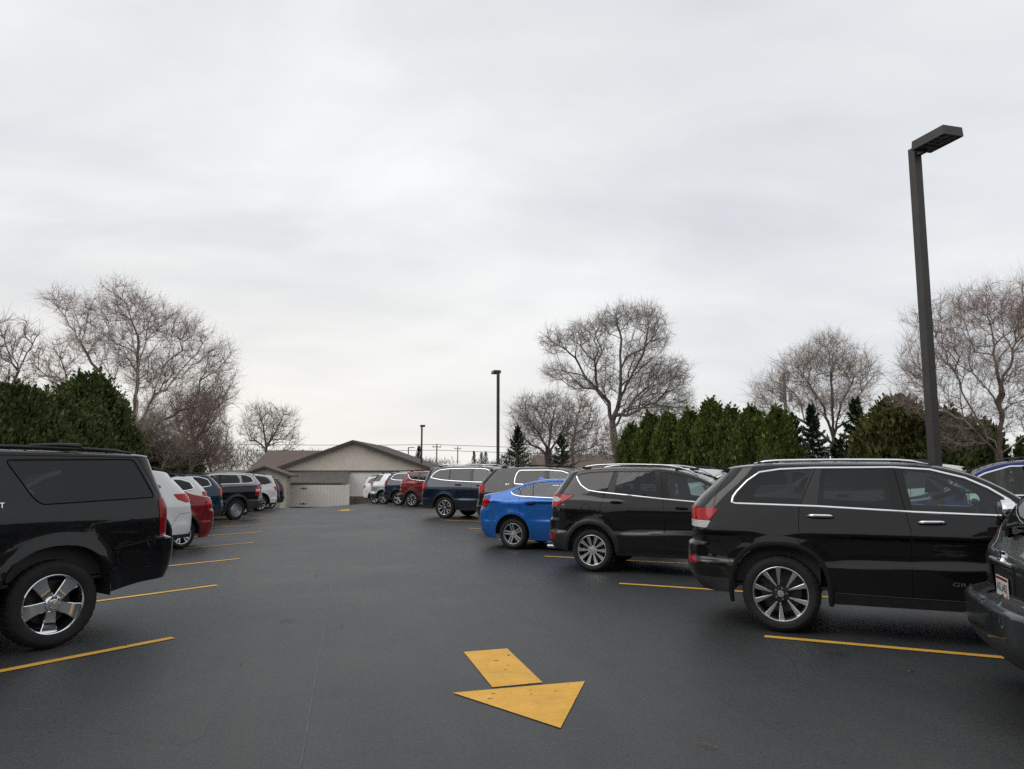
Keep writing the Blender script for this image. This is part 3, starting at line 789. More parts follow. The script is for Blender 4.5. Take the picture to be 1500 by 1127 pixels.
CARS = []
def make_car(sp, name, label, cat, contact, brg, near_side, hi=True, g=.045, group=None, dz=0.):
    """contact = where the near rear tyre stands; brg = compass heading (clockwise from +Y)"""
    th = R(brg); fw = np.array([math.sin(th), math.cos(th)]); rt = np.array([math.cos(th), -math.sin(th)])
    out = rt if near_side == 'R' else -rt
    o = np.array(contact) - out * (sp['W'] / 2 - .04)
    z = float(gz(*o)) + .004
    car = empty(name, (o[0], o[1], z), PI / 2 - th, label, cat, group)
    # follow the fall of the pavement
    nose = o + fw * sp['wb']; car.rotation_euler[1] = -math.atan2(float(gz(*nose)) + .004 - z, sp['wb'])
    b = Body(sp, g); b.build(car, hi)
    tw = sp.get('tw', .235)
    for x in (0, sp['wb']):
        for side in (1, -1):
            add_wheel(car, x, side * (sp['W'] / 2 - .04 - tw / 2), sp['R'], sp, hi, turn=random.uniform(-.6, .6) if not (x == 0) else 0)
    for st in sp.get('strips', []):
        b.strip(car, st['name'], st['path'], st['w'], st['h'], st['mat'], st.get('off', 0.), closed=st.get('closed', False), step=.04 if hi else .1)
    gaps = sp.get('gaps', [])
    if gaps:
        for side in (1, -1):
            for p in gaps: b.strip(car, 'panel_gap', p, .006 if hi else .007, .001, m_gap, sides=(side,), step=.05 if hi else .12)
    for hh in sp.get('handles', []): handle(b, car, *hh)
    if 'mirror' in sp: mirror(b, car, *sp['mirror'])
    if 'rails' in sp: rails(b, car, *sp['rails'][0], **sp['rails'][1])
    interior(b, car, sp, hi)
    if 'spoiler' in sp:
        x0, x1, zz, wd, mt = sp['spoiler']; m = MB()
        n = 13; vs = []
        for i in range(n):
            y = (i / (n - 1) * 2 - 1) * wd / 2; e = abs(y) / (wd / 2); dx = .10 * e ** 3
            zc = zz + b.crown * .6 * (1 - e * e)
            vs += [(x1, y, zc + .012), ((x0 + x1) / 2 + dx * .5, y, zc + .012), (x0 + dx, y, zc - .008), (x0 + dx + .004, y, zc - .026), ((x0 + x1) / 2 + dx * .5, y, zc - .05), (x1, y, zc - .06)]
        fs = [[i * 6 + j, i * 6 + (j + 1) % 6, (i + 1) * 6 + (j + 1) % 6, (i + 1) * 6 + j] for i in range(n - 1) for j in range(6)] + [list(range(6))[::-1], [(n - 1) * 6 + j for j in range(6)]]
        m.add(vs, fs); so = m.build('spoiler', mt, car, auto=40)
        l = MB(); l.box((x0 + .008, 0, zz + b.crown * .6 - .018), (.012, .3, .014)); l.build('brake_light', m_reddark, so)
    if 'fin' in sp:
        x, zz, ln, ht = sp['fin']; f = MB()
        f.add([(x - ln / 2, -.03, zz), (x + ln / 2, -.02, zz), (x + ln / 2, .02, zz), (x - ln / 2, .03, zz), (x - ln / 2 + .01, -.006, zz + ht), (x - ln * .1, -.006, zz + ht * .92), (x - ln * .1, .006, zz + ht * .92), (x - ln / 2 + .01, .006, zz + ht)],
              [(0, 1, 5, 4), (2, 3, 7, 6), (1, 2, 6, 5), (3, 0, 4, 7), (4, 5, 6, 7)])
        f.build('antenna_fin', sp.get('finmat', sp['paint']), car, auto=40)
    if 'exhaust' in sp:
        x, y, zz = sp['exhaust']
        for sg in (1, -1):
            e = MB(); e.lathe([(-.02, .03), (.16, .032)], 20, axis='Y'); pts = [(x + v[1], y * sg + v[0], zz + v[2]) for v in e.v]; e.v = pts; e.build('exhaust_tip', m_silver, car, smooth=True)
    CARS.append(car)
    return car, b

# arch trim path
def archpath(R_, ra, c=0, a0=185, a1=-5, ex=.02, rh=1., e=1.):
    f = lambda q: math.copysign(abs(q) ** e, q)
    return [(c + (ra + ex) * f(math.cos(R(a))), R_ + .02 + (ra * rh + ex) * f(math.sin(R(a)))) for a in np.linspace(a0, a1, 28)]

# ------------------------------------------------------------------ car descriptions (metres, x forward from the rear axle)
def base(paint_, **k):
    d = dict(paint=paint_, regions=[], strips=[], gaps=[], handles=[], cap=[]); d.update(k); return d
def glass_cap(ws0, ws1, hood0, pn, roofname='roof', back=None, trunk=None):
    c = [(ws0, ws1, 'windshield', m_gclear, 2), (hood0, 99, 'hood', pn, 1)]
    if back: c.append((back[0], back[1], 'rear_window', m_gpriv, 2))
    if trunk is not None: c.append((-99, trunk, 'trunk_lid', pn, 1))
    return c
def front_regs(z0=.45, z1=.95):
    return [reg('headlight', None, m_clearlens, fpoly=[(.50, z1 - .2), (1.15, z1 - .16), (1.2, z1 - .05), (.5, z1 - .04)], off=.006),
            reg('grille', None, m_blackm, fpoly=[(0, z0), (.42, z0 + .02), (.46, z1 - .08), (0, z1 - .06)])]

pt_black = paint('black_paint', (.0035, .0035, .0038))
pt_black2 = paint('black_metallic_paint', (.0045, .005, .006), .1)
pt_grey = paint('dark_grey_paint', (.030, .034, .037), .35)
pt_blue = paint('bright_blue_paint', (.010, .115, .42), .35)
pt_navy = paint('navy_paint', (.008, .017, .036), .3)
pt_red = paint('red_paint', (.20, .012, .016), .25)
pt_red2 = paint('deep_red_paint', (.17, .016, .018), .3)
pt_white = paint('white_paint', (.72, .73, .72))
pt_silver = paint('silver_paint', (.36, .37, .38), .5)
pt_teal = paint('dark_teal_paint', (.008, .030, .052), .35)
pt_cobalt = paint('cobalt_paint', (.012, .022, .14), .3)

def spec_jeep(pt):
    q = [(-.44, 1.315), (-.40, 1.395), (-.30, 1.515), (-.17, 1.61), (.03, 1.645), (.34, 1.66), (.21, 1.30)]
    rw = [(.434, 1.66), (1.04, 1.66), (1.075, 1.27), (.385, 1.298)]
    fw_ = [(1.19, 1.65), (1.43, 1.635), (1.72, 1.555), (1.887, 1.465), (2.03, 1.37), (2.05, 1.30), (1.98, 1.235), (1.253, 1.25)]
    rd = [(.385, 1.688), (.214, 1.271), (.196, .90), (.30, .83), (.42, .70), (.50, .52), (.50, .44), (1.205, .443), (1.22, 1.068), (1.109, 1.69)]
    fd = [(1.109, 1.69), (1.22, 1.068), (1.205, .443), (2.25, .44), (2.27, 1.0), (2.18, 1.22), (2.03, 1.40), (1.72, 1.61), (1.45, 1.672)]
    d = base(pt, W=1.94, wb=2.915, R=.386, rim=.274, sq=.8, shh=.002, tw=.262, wheel='five_vee', ra=.455, ar=.36, rh=1.02, crown=.055, crease=.73, creaseh=.022, shoulder=.93, floor=.45, dash_x=2.15, dash_z=1.10, seat_x=1.42,
        rear=[(.28, -.78), (.40, -.90), (.5, -.975), (.67, -1.03), (.86, -1.02), (.90, -.975), (1.0, -.965), (1.25, -.965), (1.32, -.92), (1.6, -.64), (1.75, -.52)],
        front=[(.25, 3.62), (.5, 3.78), (.8, 3.80), (1.0, 3.72), (1.2, 3.6)],
        top=[(-.62, 1.655), (-.4, 1.675), (0, 1.70), (.5, 1.705), (1.1, 1.70), (1.45, 1.675), (1.75, 1.60), (2.0, 1.475), (2.2, 1.34), (2.45, 1.19), (2.65, 1.12), (3.2, 1.06), (3.6, .99), (3.8, .90)],
        bottom=[(-2.2, .40), (-.42, .375), (.5, .325), (2.4, .335), (5., .30)])
    d['regions'] = [reg('side_window', q, m_gpriv, round=.03, off=-.002, skirt=False), reg('rear_door_window', rw, m_gpriv, round=.03, off=-.002, skirt=False), reg('front_door_window', fw_, m_gclear, round=.03, off=-.002, skirt=False),
        reg('window_pillar', [(1.04, 1.68), (1.20, 1.68), (1.26, 1.24), (1.07, 1.26)], m_gloss), reg('window_pillar', [(.35, 1.68), (.434, 1.68), (.40, 1.28), (.21, 1.28)], m_black),
        reg('tail_light', [(-.60, 1.235), (-.70, 1.115), (-1.15, 1.12), (-1.2, 1.255), (-.95, 1.255)], m_red, round=.02, off=.012),
        reg('reverse_light', [(-.685, 1.112), (-.73, 1.035), (-1.1, 1.045), (-1.15, 1.115)], m_clearlens, round=.015, off=.010),
        reg('rear_reflector', [(-.86, .735), (-.86, .655), (-1.02, .65), (-1.02, .74)], m_reddark, round=.02, off=.004),
        reg('rear_window', None, m_gpriv, rpoly=[(0, 1.29), (.60, 1.29), (.52, 1.60), (0, 1.61)]),
        reg('rear_door', rd, pt), reg('front_door', fd, pt),
        reg('lower_bumper', [(-.30, .3), (-.50, .52), (-3, .55), (-3, .2)], m_blackm),
        reg('rear_bumper', [(-.42, .36), (-.47, .60), (-.60, .90), (-3, .90), (-3, .3)], pt),
        reg('side_sill', [(.40, .43), (2.6, .42), (2.6, .2), (.40, .2)], m_black)] + front_regs(.45, 1.0)
    ch = [(2.10, 1.225), (1.253, 1.245), (.39, 1.283), (-.42, 1.298), (-.465, 1.31), (-.45, 1.37), (-.415, 1.42), (-.31, 1.535), (-.18, 1.63), (.03, 1.662), (.37, 1.676), (1.1, 1.68), (1.43, 1.657), (1.72, 1.577), (1.9, 1.485), (2.07, 1.365)]
    d['strips'] = [dict(name='chrome_window_trim', path=ch, w=.024, h=.009, mat=m_chrome), dict(name='wheel_arch_trim', path=archpath(.386, .455, 0, 190, -8, .03, 1.02, .8), w=.045, h=.016, mat=pt), dict(name='wheel_arch_trim', path=archpath(.386, .455, 2.915, 188, -10, .03, 1.02, .8), w=.045, h=.016, mat=pt),
        dict(name='sill_trim', path=[(.52, .435), (1.2, .43), (2.4, .425)], w=.012, h=.006, mat=m_black)]
    d['gaps'] = [[(.385, 1.688), (.214, 1.271), (.196, .93), (.24, .88)], [(1.109, 1.69), (1.22, 1.068), (1.205, .443)], [(2.25, .44), (2.27, 1.0), (2.18, 1.22)], [(-.60, .90), (-.52, .80), (-.47, .60)], [(-.60, .90), (-.95, .905)], [(.5, .44), (2.25, .44)], [(1.45, 1.69), (1.1, 1.695), (.38, 1.69)],
        [(-.66, 1.27), (-.62, 1.45), (-.5, 1.64)]]
    d['handles'] = [(.289, .541, 1.182, 1.182, m_chrome, 'rear_door'), (1.282, 1.525, 1.143, 1.148, m_chrome, 'front_door')]
    d['mirror'] = (1.98, 1.27, m_chrome, 1.0); d['rails'] = ((-.25, 1.40, m_satin), dict(h=.018, inset=.12, w=.04)); d['cap'] = glass_cap(1.42, 2.42, 2.46, pt)
    d['spoiler'] = (-.66, -.38, 1.665, 1.22, pt); d['fin'] = (-.12, 1.735, .20, .085); d['spin'] = .35
    return d
def spec_escape(pt):
    q = [(-.29, 1.535), (-.25, 1.572), (-.033, 1.605), (.335, 1.618), (.26, 1.302), (-.055, 1.335), (-.18, 1.405)]
    rw = [(.426, 1.622), (1.045, 1.622), (1.089, 1.233), (.39, 1.289)]
    fw_ = [(1.234, 1.612), (1.45, 1.585), (1.70, 1.51), (1.95, 1.38), (2.12, 1.25), (2.10, 1.165), (1.70, 1.18), (1.305, 1.215)]
    rd = [(.39, 1.655), (.30, 1.45), (.22, 1.25), (.165, 1.08), (.155, .86), (.28, .79), (.40, .65), (.47, .48), (.49, .33), (1.245, .33), (1.203, 1.19), (1.138, 1.65)]
    fd = [(1.138, 1.65), (1.203, 1.19), (1.245, .33), (2.2, .33), (2.3, .9), (2.2, 1.2), (2.0, 1.40), (1.70, 1.56), (1.45, 1.62)]
    d = base(pt, W=1.84, wb=2.69, R=.347, rim=.246, tw=.24, wheel='ten', ra=.415, ar=.40, crown=.05, crease=.66, creaseh=.021, shoulder=1.12, shs=-.06, floor=.40, dash_x=2.05, dash_z=1.05, seat_x=1.38,
        rear=[(.25, -.72), (.34, -.80), (.45, -.86), (.60, -.885), (.80, -.88), (.86, -.84), (1.03, -.83), (1.25, -.80), (1.30, -.76), (1.60, -.56), (1.72, -.47)],
        front=[(.25, 3.38), (.5, 3.54), (.75, 3.56), (.95, 3.46), (1.1, 3.3)],
        top=[(-.6, 1.575), (-.35, 1.625), (-.05, 1.66), (.4, 1.675), (1.1, 1.662), (1.45, 1.615), (1.7, 1.545), (2.0, 1.41), (2.25, 1.26), (2.45, 1.13), (2.7, 1.06), (3.1, 1.0), (3.4, .91), (3.6, .80)],
        bottom=[(-2., .40), (-.42, .335), (.5, .285), (2.2, .28), (5., .26)])
    d['regions'] = [reg('side_window', q, m_gpriv, round=.03, off=-.002, skirt=False), reg('rear_door_window', rw, m_gpriv, round=.03, off=-.002, skirt=False), reg('front_door_window', fw_, m_gclear, round=.03, off=-.002, skirt=False),
        reg('window_pillar', [(.34, 1.64), (.43, 1.64), (.395, 1.27), (.25, 1.28)], m_black), reg('window_pillar', [(1.045, 1.64), (1.24, 1.64), (1.31, 1.2), (1.09, 1.22)], m_gloss),
        reg('reverse_light', [(-.62, 1.205), (-.52, 1.165), (-.60, 1.125), (-1.0, 1.13), (-1.0, 1.205)], m_clearlens, round=.02, off=.013),
        reg('tail_light', [(-.70, 1.247), (-.308, 1.238), (-.394, 1.184), (-.512, 1.126), (-.62, 1.045), (-1.1, 1.05), (-1.1, 1.25)], m_red, round=.015, off=.012),
        reg('rear_reflector', [(-.63, .59), (-.64, .505), (-.95, .50), (-.95, .60)], m_reddark, round=.02, off=.004),
        reg('rear_window', None, m_gpriv, rpoly=[(0, 1.27), (.66, 1.27), (.58, 1.57), (0, 1.58)]),
        reg('rear_door', rd, pt), reg('front_door', fd, pt),
        reg('lower_bumper', [(-.30, .2), (-.40, .60), (-.75, .625), (-3, .63), (-3, .2)], m_black),
        reg('rear_bumper', [(-.40, .55), (-.43, .70), (-.55, .84), (-3, .86), (-3, .55)], pt),
        reg('side_sill', [(.3, .565), (.55, .565), (1.6, .505), (2.7, .50), (2.7, .1), (.3, .1)], m_black)] + front_regs(.4, .95)
    ch = [(-.305, 1.555), (-.27, 1.49), (-.20, 1.402), (-.07, 1.322), (.10, 1.297), (.25, 1.284), (.7, 1.245), (1.184, 1.20), (1.7, 1.163), (2.1, 1.148)]
    d['strips'] = [dict(name='chrome_window_trim', path=ch, w=.024, h=.009, mat=m_chrome), dict(name='wheel_arch_trim', path=archpath(.347, .415, 0, 184, -4, .035), w=.085, h=.014, mat=m_black), dict(name='wheel_arch_trim', path=archpath(.347, .415, 2.69, 184, -4, .035), w=.085, h=.014, mat=m_black),
        dict(name='window_seal', path=[(-.31, 1.55), (-.26, 1.59), (-.03, 1.622), (.38, 1.638), (1.1, 1.635), (1.45, 1.60), (1.7, 1.53), (1.97, 1.39)], w=.016, h=.006, mat=m_black)]
    d['gaps'] = [[(.39, 1.655), (.30, 1.45), (.22, 1.25), (.165, 1.08), (.155, .86)], [(1.138, 1.65), (1.203, 1.19), (1.245, .33)], [(2.2, .33), (2.3, .9), (2.2, 1.2)], [(-.43, .70), (-.55, .84), (-.8, .86)],
        [(-.09 + .075 * math.cos(a), 1.03 + .07 * math.sin(a)) for a in np.linspace(0, 2 * PI, 16)], [(-.32, 1.245), (-.45, 1.25), (-.6, 1.3), (-.5, 1.52)]]
    d['handles'] = [(.333, .527, 1.133, 1.13, pt, 'rear_door'), (1.40, 1.60, 1.06, 1.055, pt, 'front_door')]
    d['mirror'] = (2.1, 1.20, pt, .95); d['rails'] = ((-.32, 1.72, m_satin), dict(h=.045, inset=.12, w=.036)); d['cap'] = glass_cap(1.42, 2.40, 2.45, pt)
    d['spoiler'] = (-.60, -.34, 1.60, 1.15, pt); d['exhaust'] = (-.86, .62, .36); d['spin'] = .3
    return d
def spec_cruze(pt):
    q = [(-.02, 1.17), (.10, 1.245), (.30, 1.325), (.425, 1.36), (.455, 1.12), (.14, 1.135)]
    rw = [(.45, 1.365), (.80, 1.40), (1.08, 1.405), (1.13, 1.098), (.48, 1.12)]
    fw_ = [(1.20, 1.405), (1.45, 1.385), (1.75, 1.285), (2.0, 1.16), (2.06, 1.08), (1.245, 1.09)]
    rd = [(.35, 1.39), (.18, 1.26), (.154, 1.104), (.187, .727), (.38, .55), (.43, .30), (1.15, .25), (1.17, 1.09), (1.13, 1.43), (.7, 1.42)]
    fd = [(1.13, 1.43), (1.17, 1.09), (1.15, .25), (2.15, .25), (2.2, .8), (2.15, 1.05), (2.0, 1.2), (1.75, 1.32), (1.45, 1.415)]
    d = base(pt, W=1.80, wb=2.70, R=.322, rim=.216, tw=.21, wheel='five_twin', ra=.385, ar=.46, crown=.055, nr=2.4, mr=3.6, crease=.62, creaseh=.010, shoulder=.98, floor=.32, dash_x=2.0, dash_z=.92, seat_x=1.35, belt=1.0, tum=.34,
        rear=[(.18, -.80), (.28, -.90), (.45, -.96), (.60, -.975), (.80, -.95), (.88, -.90), (1.03, -.885), (1.12, -.87), (1.4, -.8)],
        front=[(.2, 3.35), (.45, 3.50), (.65, 3.50), (.85, 3.35), (1.0, 3.2)],
        top=[(-1.1, 1.075), (-.82, 1.10), (-.45, 1.145), (-.25, 1.185), (-.05, 1.255), (.2, 1.345), (.523, 1.415), (.85, 1.445), (1.2, 1.445), (1.5, 1.405), (1.8, 1.29), (2.1, 1.12), (2.3, 1.01), (2.5, .96), (3.0, .88), (3.3, .80), (3.55, .68)],
        bottom=[(-2., .26), (-.40, .22), (.42, .20), (2.2, .20), (5., .2)])
    d['regions'] = [reg('side_window', q, m_gclear, round=.02, off=-.002, skirt=False), reg('rear_door_window', rw, m_gclear, round=.02, off=-.002, skirt=False), reg('front_door_window', fw_, m_gclear, round=.02, off=-.002, skirt=False),
        reg('window_pillar', [(1.08, 1.42), (1.20, 1.42), (1.25, 1.08), (1.13, 1.08)], m_black),
        reg('tail_light', [(-.50, .985), (-.60, 1.055), (-1.25, 1.06), (-1.25, .875), (-.66, .87)], m_red, round=.02, off=.010),
        reg('rear_door', rd, pt), reg('front_door', fd, pt),
        reg('rear_reflector', [(-.82, .50), (-.82, .46), (-1.2, .46), (-1.2, .50)], m_reddark, off=.003),
        reg('rear_bumper', [(-.37, .2), (-.40, .45), (-.50, .80), (-.66, .86), (-3, .86), (-3, .1)], pt)] + front_regs(.35, .82)
    d['strips'] = [dict(name='chrome_window_trim', path=[(-.055, 1.205), (-.03, 1.165), (.03, 1.137), (.16, 1.112), (.5, 1.098), (1.17, 1.077), (2.06, 1.062)], w=.022, h=.008, mat=m_chrome),
        dict(name='window_seal', path=[(-.05, 1.20), (.10, 1.28), (.30, 1.352), (.45, 1.385), (.80, 1.42), (1.2, 1.425), (1.45, 1.402), (1.75, 1.30), (2.0, 1.17)], w=.018, h=.006, mat=m_black),
        dict(name='window_seal', path=[(.437, 1.37), (.465, 1.11)], w=.02, h=.006, mat=m_black), dict(name='wheel_arch_trim', path=archpath(.322, .385, 0, 182, -2, .006), w=.012, h=.004, mat=m_gap)]
    d['gaps'] = [[(.30, 1.35), (.18, 1.26), (.154, 1.104), (.187, .727), (.36, .56)], [(1.13, 1.43), (1.17, 1.09), (1.15, .25)], [(2.15, .25), (2.2, .8), (2.15, 1.05)], [(-.40, .45), (-.50, .80), (-.66, .86)],
        roundp([(-.21, .89), (-.05, .89), (-.05, 1.04), (-.21, 1.04), (-.21, .89)], .03)]
    d['handles'] = [(.31, .54, .958, .962, pt, 'rear_door'), (1.25, 1.47, .945, .945, pt, 'front_door')]
    d['mirror'] = (1.98, 1.12, pt, .9); d['cap'] = glass_cap(1.5, 2.28, 2.34, pt, back=(-.22, .42), trunk=-.27); d['spin'] = .2
    d['fin'] = (.35, 1.455, .19, .055)
    return d
def spec_mid(pt, glasspil=True, wheel='five_fork', chrome=True):        # three row crossover with a dark wrap-round rear quarter
    q = [(-.54, 1.655), (-.07, 1.665), (-.268, 1.30), (-1.0, 1.30), (-.9, 1.5)] if glasspil else [(-.45, 1.38), (-.36, 1.55), (-.1, 1.63), (.1, 1.64), (.1, 1.32), (-.2, 1.33)]
    rw = [(.21, 1.32), (.215, 1.46), (.29, 1.635), (1.0, 1.645), (1.04, 1.29)]
    fw_ = [(1.16, 1.64), (1.5, 1.62), (1.8, 1.53), (2.1, 1.37), (2.2, 1.27), (1.22, 1.28)]
    rd = [(.30, 1.69), (.17, 1.45), (.17, .90), (.33, .76), (.44, .58), (.46, .36), (1.12, .36), (1.16, 1.1), (1.08, 1.69)]
    fd = [(1.08, 1.69), (1.16, 1.1), (1.12, .36), (2.25, .36), (2.35, .95), (2.3, 1.25), (2.1, 1.42), (1.8, 1.58), (1.5, 1.66)]
    d = base(pt, W=1.91, wb=2.857, R=.367, rim=.24, tw=.235, wheel=wheel, ra=.43, ar=.42, crown=.055, crease=.72, shoulder=1.08, floor=.45, dash_x=2.15, dash_z=1.12, seat_x=1.45,
        rear=[(.25, -.88), (.33, -.98), (.45, -1.05), (.65, -1.09), (.8, -1.06), (.9, -1.03), (1.25, -1.01), (1.32, -.97), (1.66, -.68), (1.75, -.60)],
        front=[(.25, 3.6), (.5, 3.78), (.8, 3.80), (1.0, 3.72), (1.2, 3.6)],
        top=[(-.75, 1.675), (-.5, 1.69), (0, 1.705), (.5, 1.71), (1.1, 1.70), (1.5, 1.67), (1.8, 1.585), (2.1, 1.44), (2.4, 1.25), (2.6, 1.16), (3.0, 1.11), (3.5, 1.03), (3.8, .92)],
        bottom=[(-2.2, .37), (-.43, .34), (.5, .31), (2.4, .31), (5., .28)])
    d['regions'] = [reg('side_window', q, m_gpriv, round=.02), reg('rear_door_window', rw, m_gpriv, round=.03, skirt=False), reg('front_door_window', fw_, m_gclear, round=.03, skirt=False),
        reg('window_pillar', [(1.0, 1.66), (1.16, 1.66), (1.22, 1.27), (1.04, 1.28)], m_gloss),
        reg('tail_light', [(-.70, 1.277), (-.755, 1.058), (-1.4, 1.05), (-1.4, 1.28)], m_red, round=.02, off=.012),
        reg('rear_door', rd, pt), reg('front_door', fd, pt),
        reg('lower_bumper', [(-.30, .2), (-.45, .58), (-3, .60), (-3, .2)], m_blackm),
        reg('rear_bumper', [(-.42, .36), (-.45, .62), (-.62, .84), (-3, .86), (-3, .3)], pt),
        reg('side_sill', [(.35, .40), (2.7, .40), (2.7, .1), (.35, .1)], m_blackm)] + front_regs(.45, 1.05)
    d['strips'] = [dict(name='wheel_arch_trim', path=archpath(.367, .43, 0, 186, -6, .02), w=.05, h=.012, mat=m_black), dict(name='wheel_arch_trim', path=archpath(.367, .43, 2.857, 186, -6, .02), w=.05, h=.012, mat=m_black)]
    wp = [(2.2, 1.255), (1.2, 1.268), (.30, 1.295), (.20, 1.30), (.185, 1.34), (.188, 1.47), (.22, 1.58), (.27, 1.645), (.35, 1.66), (1.1, 1.665), (1.5, 1.638), (1.8, 1.545), (2.1, 1.385)]
    if not glasspil: wp = [(2.2, 1.255), (1.2, 1.268), (.2, 1.30), (-.2, 1.315), (-.40, 1.345), (-.47, 1.37), (-.44, 1.45), (-.37, 1.57), (-.1, 1.65), (.3, 1.66), (1.1, 1.665), (1.5, 1.638), (1.8, 1.545), (2.1, 1.385)]
    d['strips'].append(dict(name='chrome_window_trim' if chrome else 'window_seal', path=wp, w=.028, h=.009, mat=m_chrome if chrome else m_black))
    d['gaps'] = [[(.20, 1.5), (.17, 1.3), (.17, .90)], [(1.08, 1.69), (1.16, 1.1), (1.12, .36)], [(2.25, .36), (2.35, .95), (2.3, 1.25)], [(-.45, .62), (-.62, .84), (-.95, .86)]]
    d['handles'] = [(.32, .54, 1.15, 1.15, pt, 'rear_door'), (1.25, 1.47, 1.13, 1.13, pt, 'front_door')]
    d['mirror'] = (2.15, 1.28, pt, 1.); d['rails'] = ((-.35, 1.35, m_black), dict(h=.05, inset=.13, w=.036)); d['cap'] = glass_cap(1.5, 2.52, 2.56, pt)
    d['spoiler'] = (-.78, -.5, 1.67, 1.2, pt); d['spin'] = .1
    return d
def spec_pilot(pt, chrome=True, railm=None):
    q = [(-.58, 1.41), (-.47, 1.565), (-.31, 1.655), (.10, 1.70), (.12, 1.325), (-.237, 1.352)]
    rw = [(.16, 1.70), (.9, 1.715), (.96, 1.29), (.18, 1.322)]
    fw_ = [(1.06, 1.715), (1.5, 1.70), (1.85, 1.59), (2.15, 1.42), (2.25, 1.29), (1.13, 1.28)]
    rd = [(.10, 1.75), (.13, 1.3), (.17, .95), (.35, .80), (.46, .62), (.47, .36), (1.05, .36), (1.08, 1.1), (1.0, 1.76)]
    fd = [(1.0, 1.76), (1.08, 1.1), (1.05, .36), (2.25, .36), (2.4, .95), (2.35, 1.27), (2.15, 1.46), (1.85, 1.64), (1.5, 1.74)]
    d = base(pt, W=1.99, wb=2.82, R=.376, rim=.25, tw=.245, wheel='five_vee', ra=.45, ar=.42, crown=.055, crease=.68, shoulder=1.12, floor=.45, dash_x=2.15, dash_z=1.12, seat_x=1.40,
        rear=[(.25, -.95), (.35, -1.04), (.5, -1.10), (.8, -1.11), (.95, -1.08), (1.25, -1.06), (1.32, -1.02), (1.70, -.90), (1.80, -.86)],
        front=[(.25, 3.62), (.5, 3.78), (.8, 3.80), (1.0, 3.74), (1.2, 3.6)],
        top=[(-1.0, 1.69), (-.8, 1.715), (-.5, 1.75), (.3, 1.785), (1.1, 1.785), (1.5, 1.76), (1.85, 1.66), (2.1, 1.51), (2.4, 1.30), (2.65, 1.18), (3.0, 1.12), (3.5, 1.05), (3.8, .95)],
        bottom=[(-2.2, .36), (-.45, .34), (.5, .30), (2.4, .30), (5., .28)])
    d['regions'] = [reg('side_window', q, m_gpriv, round=.03, skirt=False), reg('rear_door_window', rw, m_gpriv, round=.02, skirt=False), reg('front_door_window', fw_, m_gclear, round=.03, skirt=False),
        reg('window_pillar', [(.9, 1.73), (1.06, 1.73), (1.13, 1.27), (.96, 1.28)], m_gloss), reg('window_pillar', [(.08, 1.715), (.18, 1.715), (.20, 1.31), (.10, 1.31)], m_black),
        reg('tail_light', [(-.69, 1.215), (-.75, 1.075), (-.92, .995), (-1.45, 1.0), (-1.45, 1.22)], m_red, round=.015, off=.012),
        reg('rear_door', rd, pt), reg('front_door', fd, pt),
        reg('lower_bumper', [(-.30, .2), (-.46, .42), (-3, .44), (-3, .2)], m_blackm),
        reg('rear_bumper', [(-.42, .36), (-.46, .62), (-.65, .86), (-3, .88), (-3, .3)], pt),
        reg('side_sill', [(.35, .40), (2.7, .40), (2.7, .1), (.35, .1)], m_blackm)] + front_regs(.45, 1.05)
    wp = [(2.25, 1.265), (1.2, 1.262), (.2, 1.305), (-.2, 1.335), (-.5, 1.385), (-.62, 1.41), (-.57, 1.50), (-.47, 1.60), (-.31, 1.675), (.1, 1.72), (.9, 1.733), (1.5, 1.715), (1.85, 1.605), (2.15, 1.435)]
    d['strips'] = [dict(name='chrome_window_trim' if chrome else 'window_seal', path=wp, w=.028, h=.009, mat=m_chrome if chrome else m_black), dict(name='wheel_arch_trim', path=archpath(.376, .45, 0, 186, -6, .02), w=.05, h=.012, mat=m_black), dict(name='wheel_arch_trim', path=archpath(.376, .45, 2.82, 186, -6, .02), w=.05, h=.012, mat=m_black)]
    d['gaps'] = [[(.10, 1.75), (.13, 1.3), (.17, .95)], [(1.0, 1.76), (1.08, 1.1), (1.05, .36)], [(2.25, .36), (2.4, .95), (2.35, 1.27)], [(-.46, .62), (-.65, .86), (-.95, .88)]]
    d['handles'] = [(.40, .66, 1.16, 1.163, pt, 'rear_door'), (1.25, 1.49, 1.14, 1.14, pt, 'front_door')]
    d['mirror'] = (2.2, 1.30, pt, 1.); d['rails'] = ((-.5, 1.5, railm or m_black), dict(h=.05, inset=.13, w=.036)); d['cap'] = glass_cap(1.5, 2.52, 2.58, pt)
    d['spoiler'] = (-1.0, -.72, 1.70, 1.25, pt); d['spin'] = .25
    return d
